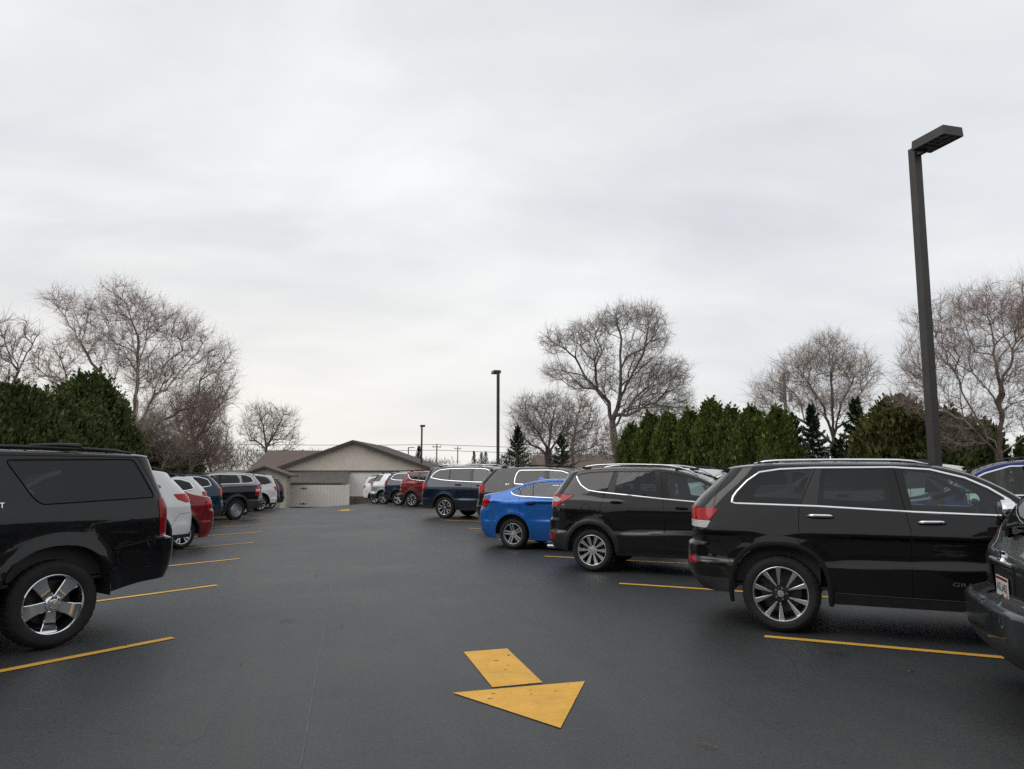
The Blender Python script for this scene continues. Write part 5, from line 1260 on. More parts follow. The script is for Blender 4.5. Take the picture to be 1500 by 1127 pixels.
# ------------------------------------------------------------------ light poles
def light_pole(x, y, zt, toward, label, single=True):
    """square pole on a concrete base; toward=+1 head points back along the aisle"""
    z0 = float(gz(x, y)); p = empty('light_pole', (x, y, z0), math.atan2(A[1], A[0]), label, 'light pole', 'square light poles between the parking rows')
    H = zt - z0; m = MB(); w = .0625
    vs = []
    for (zz, ww) in ((.55, w), (H - .003, w * .98), (H, w * .9)): vs += [(-ww, -ww, zz), (ww, -ww, zz), (ww, ww, zz), (-ww, ww, zz)]
    fs = [(i * 4 + j, i * 4 + (j + 1) % 4, (i + 1) * 4 + (j + 1) % 4, (i + 1) * 4 + j) for i in range(2) for j in range(4)] + [(8, 9, 10, 11)]
    m.add(vs, fs).build('pole_shaft', m_pole, p)
    c = MB(); c.lathe([(0, .26), (.5, .26), (.53, .24), (.53, .001)], 32, axis='Z'); c.build('concrete_base', simple('concrete', (.32, .31, .29), .85, var=.15, bump=.3), p, auto=40)
    bp = MB(); bp.box((0, 0, .54), (.24, .24, .025), 0, .004)
    for sx in (-1, 1):
        for sy in (-1, 1): bp.tube([(sx * .09, sy * .09, .55), (sx * .09, sy * .09, .59)], .012, 6)
    bp.build('base_plate', m_pole, p)
    d = -toward                                             # local x is the aisle direction
    a = MB(); a.box((d * .12, 0, H - .105), (.16, .06, .07), 0, .006); a.build('arm', m_pole, p)
    hd = MB(); x0, x1 = .12, .70; hw = .175; zb = H - .10; zt_ = H + .035
    vs = [(d * x0, -hw, zb), (d * x1, -hw, zb), (d * x1, hw, zb), (d * x0, hw, zb), (d * (x0 + .01), -hw + .008, zt_), (d * (x1 - .008), -hw + .008, zt_), (d * (x1 - .008), hw - .008, zt_), (d * (x0 + .01), hw - .008, zt_)]
    hd.add(vs, [(0, 1, 5, 4), (1, 2, 6, 5), (2, 3, 7, 6), (3, 0, 4, 7), (4, 5, 6, 7)])
    # lower rim and recessed underside
    r = .018
    iv = [(d * (x0 + .20), -hw + r, zb), (d * (x1 - r), -hw + r, zb), (d * (x1 - r), hw - r, zb), (d * (x0 + .20), hw - r, zb)]; up = [(a_, b_, c_ + .02) for a_, b_, c_ in iv]
    hd.add(vs[:4] + iv + up, [(0, 1, 5, 4), (1, 2, 6, 5), (2, 3, 7, 6), (3, 0, 4, 7), (4, 5, 9, 8), (5, 6, 10, 9), (6, 7, 11, 10), (7, 4, 8, 11)])
    h = hd.build('lamp_head', m_pole, p)
    ln = MB(); ln.add([(q[0], q[1], q[2] - .004) for q in up], [(0, 1, 2, 3)])
    for i in range(3):
        for j in range(2): ln.lathe([(0, .045), (.012, .03), (.013, .001)], 16, axis='Z', c=(d * (x0 + .27 + i * .1), (j - .5) * .13, up[0][2] - .018))
    ln.build('lamp_lens', m_lens, h); return p
light_pole(6.05, 10.60, 6.46, 1, 'tall dark bronze light pole with a box lamp, nearest the viewer on the right')
light_pole(-.66, 34.8, 6.40, -1, 'middle dark light pole standing behind the navy SUV')
light_pole(-7.15, 58.5, 5.2, 1, 'third dark light pole, beyond the right end of the beige building')
def thin_pole(x, y, zt, label):
    z0 = float(gz(x, y)); p = empty('street_lamp', (x, y, z0), 0, label, 'street lamp'); H = zt - z0
    m = MB(); m.tube([(0, 0, 0), (0, 0, H)], [.1, .06], 8); m.build('pole_shaft', m_pole, p)
    m = MB(); m.box((.35, 0, H - .03), (.75, .2, .08), 0, .02); m.build('lamp_head', m_pole, p)
thin_pole(-12.6, 90, 4.5, 'thin street lamp far off above the right roof slope of the beige building')
# utility poles and wires
m_wood = M_bark('weathered_pole_wood', (.22, .19, .165)); m_wire = simple('wire', (.04, .04, .045), .6)
def utility(x, y, zt, label, transformer=False):
    z0 = float(gz(x, y)); p = empty('utility_pole', (x, y, z0), 0, label, 'utility pole', 'wooden utility poles in the distance'); H = zt - z0
    m = MB(); m.tube([(0, 0, 0), (0, 0, H)], [.14, .10], 10); m.build('pole_shaft', m_wood, p)
    m = MB(); m.box((0, 0, H - .5), ((.8 if transformer else 1.5), .1, .12), .4); m.build('crossarm', m_wood, p)
    m = MB()
    for s_ in ((-.32, 0, .32) if transformer else (-.6, 0, .6)): m.tube([(s_ * .92, s_ * .39, H - .45), (s_ * .92, s_ * .39, H - .2)], [.05, .035], 8)
    m.build('insulators', m_lens, p)
    if transformer:
        for s_ in (-.30, .30):
            m = MB(); m.tube([(s_, -.2, H - 2.0), (s_, -.2, H - 1.4)], .13, 12); m.build('transformer', simple('transformer_grey', (.25, .26, .27), .5), p)
    return (x, y, zt)
U = [utility(-12.2, 120, 6.0, 'left of two distant wooden utility poles above the parked cars', False), utility(-11.0, 150, 6.6, 'right of two distant wooden utility poles above the parked cars'), utility(18.6, 50, 8.3, 'wooden utility pole with transformers among the bare branches on the right', True)]
wr = MB()
for dz, o_ in ((0, 0), (-.9, .3)):
    for a_, b_ in (((-60, 118, 6.3), (-12.2, 120, 5.9)), ((-12.2, 120, 5.9), (40, 122, 5.0))):
        pts = [tuple(np.array(a_) * (1 - t) + np.array(b_) * t + np.array([0, o_, dz - 1.2 * t * (1 - t)])) for t in np.linspace(0, 1, 14)]
        wr.tube(pts, .035, 4)
tag(wr.build('power_line', m_wire, None), 'thin overhead power lines strung between the distant utility poles', 'power line')

# ------------------------------------------------------------------ buildings
m_sid = M_siding('beige_siding', (.72, .635, .56), .14); m_sidw = M_siding('pale_siding', (.80, .785, .755), .16); m_tan = simple('tan_panel', (.42, .385, .315), .7, var=.06, scale=1.5)
m_shin = M_shingle('brown_shingle', (.135, .10, .084)); m_shin3 = M_shingle('garage_shingle', (.075, .06, .054)); m_shin2 = M_shingle('dark_shingle', (.135, .12, .105)); m_trim = simple('brown_trim', (.065, .050, .046), .6); m_found = simple('foundation_stone', (.16, .12, .095), .95, var=.5, scale=9)
m_fence = M_siding('fence_boards', (.66, .62, .57), .155, True); m_fencer = simple('fence_rail', (.64, .60, .55), .6, var=.04)
zb = -1.05
gb = empty('garage_building', (-12.2, 57, zb), 0, 'beige gabled building with brown roof trim at the end of the aisle', 'building')
def B(x, y, z): return (x + 12.2, y - 57, z - zb)
def box(mb, x0, x1, y0, y1, z0, z1): 
    a = B(x0, y0, z0); c = B(x1, y1, z1); mb.box(((a[0] + c[0]) / 2, (a[1] + c[1]) / 2, (a[2] + c[2]) / 2), (c[0] - a[0], c[1] - a[1], c[2] - a[2]))
L_, R_, AP, EV, YB = -17.6, -6.6, 3.78, 1.95, 71.
m = MB(); m.add([B(L_, 57, 1.62), B(R_, 57, 1.62), B(R_, 57, EV), B(-12.2, 57, AP), B(L_, 57, EV)], [(0, 1, 2, 3, 4)]).build('gable_wall', m_sid, gb)
m = MB(); m.add([B(L_, 57.02, zb), B(R_, 57.02, zb), B(R_, 57.02, 1.60), B(L_, 57.02, 1.60)], [(0, 1, 2, 3)]); m.add([B(R_, 57.02, zb), B(R_, YB, zb), B(R_, YB, EV), B(R_, 57.02, EV)], [(0, 1, 2, 3)]); m.add([B(L_, YB, zb), B(L_, 57.02, zb), B(L_, 57.02, EV), B(L_, YB, EV)], [(0, 1, 2, 3)])
m.add([B(L_, YB, zb), B(R_, YB, zb), B(R_, YB, EV), B(-12.2, YB, AP), B(L_, YB, EV)], [(4, 3, 2, 1, 0)]); m.build('lower_wall', m_sidw, gb)
m = MB(); box(m, L_, R_, 56.93, 57.0, 1.56, 1.68); m.build('trim_board', m_trim, gb)
m = MB(); box(m, L_, R_ + .03, 56.92, 57.0, zb, -.28); m.build('foundation', m_found, gb)
def gable_roof(parent, xl, xr, xa, za, ze, y0, y1, th, mat, BB, edge=m_trim):
    m = MB(); f = MB()
    for xe in (xl, xr):
        v = [BB(xe, y0, ze), BB(xa, y0, za), BB(xa, y1, za), BB(xe, y1, ze)]; w = [(a, b, c + th) for a, b, c in v]
        m.add(v + w, [(0, 1, 2, 3), (4, 5, 6, 7), (0, 3, 7, 4), (2, 1, 5, 6)])
        f.add([BB(xe, y0 - .02, ze - th * .4), BB(xa, y0 - .02, za - th * .4), BB(xa, y0 - .02, za + th), BB(xe, y0 - .02, ze + th)] , [(0, 1, 2, 3)])
        f.add([BB(xe, y0 - .02, ze - th * .4), BB(xe, y0 + .1, ze - th * .4), BB(xe, y0 + .1, ze + th), BB(xe, y0 - .02, ze + th)], [(0, 1, 2, 3)])
        f.add([BB(xe, y0 - .02, ze - th * .4), BB(xa, y0 - .02, za - th * .4), BB(xa, y0 + .1, za - th * .4), BB(xe, y0 + .1, ze - th * .4)], [(0, 1, 2, 3)])
    m.build('roof', mat, parent); f.build('roof_fascia', edge, parent)
gable_roof(gb, -18.2, -6.0, -12.2, AP + .05, 1.66, 56.55, 71.4, .17, m_shin3, B)
# lean-to with dark shingles behind the fence
lt = empty('lean_to', (-14.5, 55.8, -1.0), 0, 'low lean-to with a dark shingle roof behind the board fence', 'shed')
m = MB(); v = [(-2.35, -.2, 1.72), (2.05, -.2, 1.72), (2.05, 1.10, 2.55), (-2.35, 1.10, 2.55)]; m.add(v + [(a, b, c + .06) for a, b, c in v], [(0, 1, 2, 3), (4, 5, 6, 7), (1, 2, 6, 5), (0, 1, 5, 4)]).build('roof', m_shin2, lt)
m = MB(); m.box((-.3, -.18, 1.66), (4.1, .05, .12)); m.build('roof_fascia', m_trim, lt)
m = MB(); m.box((-.3, .5, .83), (3.9, .9, 1.62)); m.build('wall', m_tan, lt)
# shed
sx, sy = -17.45, 53.0; zs = -.98
sh = empty('garden_shed', (sx, sy, zs), 0, 'small tan gabled shed at the end of the left row', 'shed')
S_ = lambda x, y, z: (x - sx, y - sy, z - zs)
m = MB(); x0, x1 = -19.2, -16.0; 
m.add([S_(x0, sy, zs), S_(x1, sy, zs), S_(x1, sy, 1.30), S_(-17.6, sy, 1.84), S_(x0, sy, 1.30)], [(0, 1, 2, 3, 4)]); m.add([S_(x1, sy, zs), S_(x1, sy + .7, zs), S_(x1, sy + .7, 1.30), S_(x1, sy, 1.30)], [(0, 1, 2, 3)]); m.add([S_(x0, sy + .7, zs), S_(x0, sy, zs), S_(x0, sy, 1.30), S_(x0, sy + .7, 1.30)], [(0, 1, 2, 3)])
m.add([S_(x0, sy + .7, zs), S_(x1, sy + .7, zs), S_(x1, sy + .7, 1.30), S_(-17.6, sy + .7, 1.84), S_(x0, sy + .7, 1.30)], [(4, 3, 2, 1, 0)]); m.build('wall', m_tan, sh)
gable_roof(sh, -19.6, -15.65, -17.6, 1.90, 1.22, sy - .3, sy + 1.6, .10, m_shin, S_)
m = MB(); m.box((1.41, -.02, 1.1), (.09, .05, 2.2)); m.box((-1.71, -.02, 1.1), (.09, .05, 2.2)); m.build('corner_board', simple('tan_trim', (.33, .31, .25), .7), sh)
m = MB(); m.box((.25, -.03, 1.0), (1.3, .03, 1.9)); dr = m.build('door', simple('tan_door', (.26, .245, .185), .7), sh)
m = MB(); m.box((.8, -.06, 1.0), (.05, .04, .12), 0, .01); m.build('handle', m_black, dr)
# fence
fc = empty('board_fence', (-14.3, 54.6, float(gz(-14.3, 54.6))), 0, 'pale vertical board fence with a gate between shed and beige building', 'fence')
fx0, fx1 = -2.15, 2.05; H = 1.62
def pickets(x0, x1, y, nm, par):
    m = MB(); n = int((x1 - x0) / .25)
    for i in range(n): m.box((x0 + (i + .5) * .25, y, H / 2 + .03), (.244, .022, H - .04), 0, .003)
    o = m.build(nm, m_fencer, par); return o
pickets(-2.0, 2.25, -.04, 'gate_boards', fc)
m = MB(); m.box((.1, 0, .35), (4.2, .05, .1)); m.box((.1, 0, H - .3), (4.2, .05, .1)); m.box((.1, -.012, H / 2), (4.2, .012, H - .2)); m.build('fence_rail', m_fencer, fc)
for x in (-2.08, 2.32): m = MB(); m.box((x, 0, H / 2 + .03), (.15, .15, H + .06), 0, .01); m.build('fence_post', m_fencer, fc)
for z in (.28, H - .22):
    m = MB(); m.box((-.95, -.075, z), (.5, .02, .04), 0, .005); m.box((-.95, -.08, z), (.12, .02, .1), 0, .01); m.build('hinge', m_black, fc)
m = MB(); m.box((-2.02, -.09, .9), (.05, .03, .5)); m.build('latch', m_black, fc)
# brown roofed house behind
hz = -1.0; hs = empty('house', (-23, 75, hz), 0, 'long house with a brown shingle roof behind the beige building', 'house')
m = MB(); m.box((0.6, 4, 1.35), (7.6, 8, 2.7)); m.build('wall', m_sid, hs)
m = MB(); v = [(-3.5, -.5, 2.75), (4.9, -.5, 2.75), (4.4, 4, 4.78), (-3.1, 4, 4.78)]; m.add(v + [(-3.5, 8.5, 2.75), (4.9, 8.5, 2.75)], [(0, 1, 2, 3), (3, 2, 5, 4), (1, 5, 2), (0, 3, 4)]); m.build('roof', m_shin, hs)
m = MB(); m.tube([(3.0, 1.8, 3.5), (3.0, 1.8, 4.15)], .07, 8); m.build('vent_pipe', m_clearlens, hs); m = MB(); m.tube([(-3.2, 4, 4.0), (-3.2, 4, 6.1)], .035, 6); m.build('mast', m_black, hs)
def low_house(x, y, w, h, rh, label, wall=m_sid, roof=m_shin, d=7):
    z = float(gz(x, y)); o = empty('house', (x, y, z), .12, label, 'house', 'low houses beyond the trees')
    m = MB(); m.box((0, d / 2, h / 2), (w, d, h)); m.build('wall', wall, o)
    m = MB(); v = [(-w / 2 - .4, -.5, h), (w / 2 + .4, -.5, h), (w / 2 + .4, d / 2, h + rh), (-w / 2 - .4, d / 2, h + rh), (-w / 2 - .4, d + .5, h), (w / 2 + .4, d + .5, h)]; m.add(v, [(0, 1, 2, 3), (3, 2, 5, 4), (0, 3, 4), (1, 5, 2)]); m.build('roof', roof, o)
    for i in (-.25, .2): m = MB(); m.box((w * i, -.03, h * .55), (1.2, .06, 1.1)); m.build('window', m_gpriv, o)
low_house(-24, 66, 6.5, 1.9, .9, 'low grey brown outbuilding left of the shed, half hidden by brush', m_found, m_shin2)
low_house(7.5, 74, 9, 2.6, 1.4, 'low brown roofed house behind the big bare tree')

# ------------------------------------------------------------------ trees
def prisms(A_, B_, ra, rb, k):
    """batch of tapered prisms as one vertex and face array"""
    A_ = np.asarray(A_); B_ = np.asarray(B_); n = len(A_); T = B_ - A_; T /= np.maximum(np.linalg.norm(T, axis=1, keepdims=True), 1e-9)
    up = np.where(np.abs(T[:, 2:3]) < .9, np.array([[0, 0, 1.]]), np.array([[1., 0, 0]])); U = np.cross(T, up); U /= np.linalg.norm(U, axis=1, keepdims=True); W = np.cross(T, U)
    a = np.arange(k) * 2 * PI / k; C, S = np.cos(a), np.sin(a)
    ring = U[:, None] * C[None, :, None] + W[:, None] * S[None, :, None]
    V = np.concatenate([A_[:, None] + ring * np.asarray(ra)[:, None, None], B_[:, None] + ring * np.asarray(rb)[:, None, None]], 1).reshape(-1, 3)
    j = np.arange(k); f = np.stack([j, (j + 1) % k, k + (j + 1) % k, k + j], -1)
    F = (np.arange(n) * 2 * k)[:, None, None] + f[None]; return V, F.reshape(-1, 4)
def bare_tree(loc, limbs, blobs, ntarget, label, cat='tree', r0=.012, mb=None, mt=None, twigs=4, tl=.5, seed=1, up=.35, bf=.38, step=.45, group=None, buds=None, name='bare_tree', droop=0., jit=.03, pexp=2.35):
    """limbs: hand-placed main stems (lists of points, metres from the foot); blobs: (x,y,z,rx,ry,rz) volumes filled with branches"""
    g = np.random.default_rng(seed); z0 = float(gz(loc[0], loc[1])); root = empty(name, (loc[0], loc[1], z0), 0, label, cat, group)
    PB = np.zeros((400000, 3)); PL = np.zeros(400000); pos = [np.zeros(3)]; par = [-1]
    def add(p, q): PB[len(pos)] = p; PL[len(pos)] = PL[q] + float(np.linalg.norm(np.array(p, float) - PB[q])); pos.append(np.array(p, float)); par.append(q); return len(pos) - 1
    for L in limbs:
        P = np.array(L, float); i0 = int(np.argmin([np.linalg.norm(P[0] - p) for p in pos])); cur = i0
        for a, b in zip(P[:-1], P[1:]):
            k = max(1, int(np.linalg.norm(b - a) / step))
            for j in range(1, k + 1):
                q = a + (b - a) * j / k + g.normal(0, .04, 3) * (1 if j < k else 0); cur = add(q, cur)
    vol = np.array([b[3] * b[4] * b[5] for b in blobs]) ** .8; vol /= vol.sum(); T = []
    for b, v in zip(blobs, vol):
        n = max(6, int(ntarget * v)); d = g.normal(size=(n, 3)); d /= np.linalg.norm(d, axis=1, keepdims=True); rr = g.random(n) ** (1 / 2.2)
        T.append(np.array(b[:3]) + d * rr[:, None] * np.array(b[3:]))
    T = np.concatenate(T); T = T[T[:, 2] > .4]
    cx = np.array([p for p in pos]).mean(0); T = T[np.argsort(np.linalg.norm(T, axis=1) * .25 + g.random(len(T)) * 12)]
    for t in T:
        Pn = PB[:len(pos)]; D = t - Pn; dist = np.linalg.norm(D, axis=1); cost = dist * (1 + .6 * np.clip(-D[:, 2] / np.maximum(dist, .01) , 0, 1)) + bf * PL[:len(pos)]; i = int(np.argmin(cost))
        dp = (Pn[i] - Pn[par[i]]) if par[i] >= 0 else np.array([0, 0, 1.]); dp = dp / (np.linalg.norm(dp) + 1e-9); L = np.linalg.norm(t - Pn[i]); n = max(1, int(L / step)); cur = i
        c1 = Pn[i] + (dp * .28 + (t - Pn[i]) / (L + 1e-9) * .72 + np.array([0, 0, up * .6])) * L * .45
        for j in range(1, n + 1):
            u = j / n; q = (1 - u) ** 2 * Pn[i] + 2 * u * (1 - u) * c1 + u * u * t + (g.normal(0, jit * step, 3) if j < n else 0); cur = add(q, cur)
    pos_ = np.array(pos); par_ = np.array(par); n = len(pos_); acc = np.zeros(n); kids = np.zeros(n, int)
    for i in range(n - 1, 0, -1):
        if kids[i] == 0: acc[i] = r0 ** pexp
        acc[par_[i]] += acc[i]; kids[par_[i]] += 1
    rad = acc ** (1 / pexp); rad[0] = rad[par_ == 0].max() * 1.25 if (par_ == 0).any() else .2
    idx = np.arange(1, n); A_ = pos_[par_[idx]]; B_ = pos_[idx]; ra = np.minimum(rad[par_[idx]], rad[idx] * 1.35); rb = rad[idx]
    big = rb > .045
    V1, F1 = prisms(A_[big], B_[big] + (B_[big] - A_[big]) * .04, ra[big], rb[big], 8)
    fastmesh('trunk', V1, F1, mb, root, True)
    parts = [prisms(A_[~big], B_[~big], ra[~big], rb[~big], 3)]
    # twigs
    src = idx[rb < r0 * 2.6]; src = np.repeat(src, twigs); d0 = pos_[src] - pos_[par_[src]]; d0 /= np.maximum(np.linalg.norm(d0, axis=1, keepdims=True), 1e-6)
    dirs = d0 + g.normal(0, .45, d0.shape) + np.array([0, 0, up * .8 - droop]); dirs /= np.linalg.norm(dirs, axis=1, keepdims=True); ln = tl * (.4 + g.random(len(src)))
    S0 = pos_[par_[src]] + (pos_[src] - pos_[par_[src]]) * g.random((len(src), 1)); S1 = S0 + dirs * ln[:, None] * .5; d2 = dirs + g.normal(0, .3, dirs.shape) + np.array([0, 0, up * .5 - droop]); S2 = S1 + d2 * ln[:, None] * .5
    parts.append(prisms(S0, S1, np.full(len(src), r0 * .75), np.full(len(src), r0 * .55), 3)); parts.append(prisms(S1, S2, np.full(len(src), r0 * .55), np.full(len(src), r0 * .25), 3))
    # side shoots
    s3 = S1; d3 = dirs + g.normal(0, .7, dirs.shape); parts.append(prisms(s3, s3 + d3 * ln[:, None] * .3, np.full(len(src), r0 * .45), np.full(len(src), r0 * .2), 3))
    off = 0; VV = []; FF = []
    for v, f in parts: VV.append(v); FF.append(f + off); off += len(v)
    cr = fastmesh('crown', np.concatenate(VV), np.concatenate(FF), mt, root, False)
    if buds:
        k = g.random(len(S2)) < buds[1]; c = S2[k]; n_ = len(c); e1 = g.normal(0, 1, (n_, 3)); e1 /= np.linalg.norm(e1, axis=1, keepdims=True); e2 = g.normal(0, 1, (n_, 3)); e2 /= np.linalg.norm(e2, axis=1, keepdims=True); s = buds[2]
        V = np.stack([c, c + e1 * s, c + e2 * s], 1).reshape(-1, 3); fastmesh('buds', V, np.arange(len(V)).reshape(-1, 3), buds[0], root, shade=g.random(n_))
    return root
b_grey = M_bark('grey_bark', (.115, .098, .086)); b_red = M_bark('reddish_bark', (.15, .12, .105)); t_grey = M_bark('grey_twigs', (.30, .265, .24)); t_red = M_bark('reddish_twigs', (.34, .265, .23)); t_brown = M_bark('brown_twigs', (.34, .285, .24)); b_brown = M_bark('brown_bark', (.15, .11, .088))
m_bud = M_foliage('spring_buds', (.10, .05, .035), (.16, .15, .05))
# the great open-crowned tree in the middle
def PT(px, py, d, x0, z0):     # handy unit: point in the tree's own plane, from picture proportions
    return ((px - 750) / 1073 * d - x0, 0, 1.65 + (690 - py) / 1075 * d - z0)
bx, by = (907 - 750) / 1073 * 62, 62.; zz = float(gz(bx, by))
q = lambda px, py, dy=0.: (lambda t: (t[0], dy, t[2]))(PT(px, py, 62., bx, zz))
limbs = [[(0, 0, 0), q(899, 640), q(896, 618)],
    [q(896, 618), q(893, 590, .5), q(876, 570, .8), q(856, 545, 1.), q(845, 522, 1.), q(830, 510, .6), q(812, 500, .4), q(800, 492, .2)],
    [q(876, 570, .8), q(873, 545, 0), q(870, 530, -.6), q(876, 515, -.8), q(870, 500, -.5), q(880, 490, -.3), q(898, 505, .0)],
    [q(896, 618), q(905, 590, -.6), q(907, 560, -1.), q(906, 525, -1.2), q(909, 500, -1.), q(903, 470, -.8), q(900, 455, -.4)],
    [q(905, 590, -.6), q(918, 565, .5), q(930, 545, 1.2), q(945, 520, 1.3), q(952, 495, 1.2), q(955, 470, .8), q(948, 455, .5)],
    [q(918, 565, .5), q(935, 553, -1.), q(960, 545, -1.5), q(980, 535, -1.6), q(995, 532, -1.2)],
    [q(899, 632), q(915, 602, 1.3), q(935, 585, 2.), q(960, 575, 2.), q(985, 572, 1.6), q(1008, 580, 1.)],
    [q(896, 618), q(888, 600, -1.5), q(868, 575, -2), q(850, 555, -2), q(825, 548, -1.6), q(805, 552, -1)],
    [q(907, 545, -1.), q(918, 515, -2.), q(925, 490, -2.2), q(938, 470, -2.), q(945, 455, -1.5)]]
def blob(px, py, rx, rz, d=62., ry=1.8, dy=0., x0=None, z0=None):
    t = PT(px, py, d, bx if x0 is None else x0, zz if z0 is None else z0); k = d / 1073; return (t[0], dy, t[2], rx * k, ry, rz * k)
blobs = [blob(815, 500, 27, 20), blob(850, 490, 25, 24), blob(905, 465, 35, 24), blob(945, 462, 36, 22), blob(960, 490, 25, 30), blob(875, 520, 30, 25), blob(930, 520, 25, 28), blob(815, 545, 25, 16), blob(850, 560, 25, 16), blob(965, 540, 30, 22), blob(995, 550, 20, 26), blob(1000, 590, 18, 20), blob(960, 590, 30, 18), blob(890, 560, 25, 25), blob(880, 480, 22, 18), blob(935, 560, 30, 26), blob(970, 565, 30, 26), blob(925, 595, 24, 22)]
bare_tree((bx, by), limbs, blobs, 2900, 'tallest bare tree with a wide open crown, standing behind the arborvitae hedge', mb=b_grey, mt=t_grey, twigs=4, tl=.85, seed=3, r0=.0105, up=.05, step=.5, pexp=2.28)
def tree_px(px, base_y, d, blobs_px, nt, label, seed, trunks=None, **k):
    """free-growing tree: px = foot, blobs given as (px,py,rx,ry) seen from the lot"""
    x0 = (px - 750) / 1073 * d; z0 = float(gz(x0, d))
    bl = [blob(a, b_, c, e, d, ry=min(c, e) * d / 1073 * 1.0, x0=x0, z0=z0, dy=random.uniform(-.4, .4)) for a, b_, c, e in blobs_px]
    lm = []
    for L in trunks or []: lm.append([(0, 0, 0)] + [(lambda t, dy: (t[0], dy, t[2]))(PT(a, b_, d, x0, z0), dy) for a, b_, dy in L])
    return bare_tree((x0, d), lm, bl, nt, label, seed=seed, **k)
# left reddish budding tree
tree_px(196, 690, 30, [(110, 455, 45, 30), (165, 440, 55, 30), (150, 500, 60, 40), (215, 470, 55, 32), (260, 490, 50, 30), (300, 515, 42, 24), (315, 545, 30, 30), (250, 545, 60, 30), (200, 540, 50, 40), (290, 590, 55, 30), (240, 610, 50, 40), (330, 580, 20, 22), (85, 440, 26, 18), (160, 415, 25, 10)], 2300,
    'large reddish budding tree spreading over the left hedge', 5, trunks=[[(200, 640, 0), (196, 560, .3), (190, 500, .5), (170, 440, .4)], [(200, 640, 0), (170, 570, -.6), (125, 500, -.8), (85, 450, -.5)], [(206, 630, 0), (225, 560, .8), (260, 500, 1.), (300, 480, .6)], [(206, 640, 0), (240, 570, -.7), (300, 540, -1), (335, 560, -.8)], [(208, 650, 0), (260, 600, .4), (320, 590, .4)], [(203, 630, 0), (210, 540, -.5), (225, 460, -.5)]],
    mb=b_red, mt=t_red, twigs=5, tl=.5, r0=.0050, up=.22, step=.35, pexp=2.25, buds=(m_bud, .5, .032), name='budding_tree', cat='tree')
tree_px(5, 690, 40, [(15, 500, 45, 35), (-10, 540, 40, 40), (30, 560, 30, 30)], 260, 'grey bare tree at the far left edge of the picture', 6, trunks=[[(8, 600, 0), (25, 530, .3), (45, 490, .2)], [(5, 600, 0), (-20, 500, 0)]], mb=b_grey, mt=t_grey, twigs=4, tl=.7, r0=.013)
tree_px(92, 690, 34, [(85, 530, 32, 40), (100, 580, 30, 30), (60, 540, 20, 30)], 220, 'thin pinkish bare tree rising behind the left evergreens', 8, mb=b_red, mt=t_red, twigs=4, tl=.5, r0=.009, up=.6)
for i, (px, d, bl, n, lab) in enumerate([(225, 27, [(225, 640, 30, 40), (250, 665, 25, 25), (205, 660, 20, 30), (190, 640, 20, 35)], 800, 'tangled bare brush at the foot of the budding tree'), (285, 33, [(285, 630, 35, 55), (300, 590, 30, 25), (265, 660, 25, 25), (310, 665, 18, 24)], 1000, 'reddish brown bare thicket left of the small grey tree'), (325, 42, [(320, 640, 25, 45), (335, 670, 18, 22)], 500, 'thin brown brush beside the left row of cars')]):
    tree_px(px, 690, d, bl, n, lab, 20 + i, mb=b_brown, mt=t_brown if i != 1 else t_red, twigs=4, tl=.5, r0=.008, up=.5, step=.3, name='bare_shrub', cat='shrub', group='bare brush along the left edge of the lot')
tree_px(392, 690, 88, [(385, 610, 26, 24), (410, 620, 30, 28), (365, 635, 18, 25), (430, 645, 16, 18), (395, 640, 26, 22)], 700, 'small grey bare tree behind the brown roofed house', 9, trunks=[[(393, 655, 0), (388, 625, 0), (378, 600, 0)], [(394, 655, 0), (408, 625, .4), (420, 600, .4)], [(392, 658, 0), (370, 640, 0)]], mb=b_grey, mt=t_grey, twigs=3, tl=1.0, r0=.014, step=.7, up=.15, pexp=2.25)
tree_px(803, 690, 50, [(775, 605, 32, 25), (810, 595, 32, 22), (765, 640, 24, 26), (830, 625, 28, 30), (795, 630, 30, 26), (845, 650, 18, 22)], 1300, 'medium bare tree with arching grey branches left of the tallest tree', 10, trunks=[[(800, 655, 0), (785, 630, .3), (765, 600, .3), (752, 590, .3)], [(803, 655, 0), (808, 620, -.4), (815, 585, -.3)], [(806, 660, 0), (825, 630, .4), (840, 600, .4)], [(798, 665, 0), (770, 645, 0), (748, 625, 0)]], mb=b_grey, mt=t_grey, twigs=4, tl=.7, r0=.0080, up=.15, pexp=2.25)
tree_px(838, 690, 56, [(850, 600, 30, 30), (870, 630, 25, 30), (838, 640, 22, 28), (860, 660, 20, 20)], 360, 'reddish bare tree beside the trunk of the tallest tree', 11, trunks=[[(838, 655, 0), (845, 610, 0), (855, 580, 0)]], mb=b_brown, mt=t_red, twigs=4, tl=.7, r0=.013)
tree_px(905, 690, 57, [(895, 650, 30, 30), (925, 640, 22, 30), (945, 620, 25, 20)], 330, 'brown undergrowth around the foot of the tallest tree', 12, mb=b_brown, mt=t_brown, twigs=4, tl=.7, r0=.013, name='bare_shrub', cat='shrub')
tree_px(985, 690, 66, [(1000, 610, 30, 20), (1045, 610, 22, 16), (965, 605, 22, 16)], 240, 'faint bare tree behind the arborvitae hedge', 13, mb=b_grey, mt=t_grey, twigs=3, tl=.9, r0=.015)
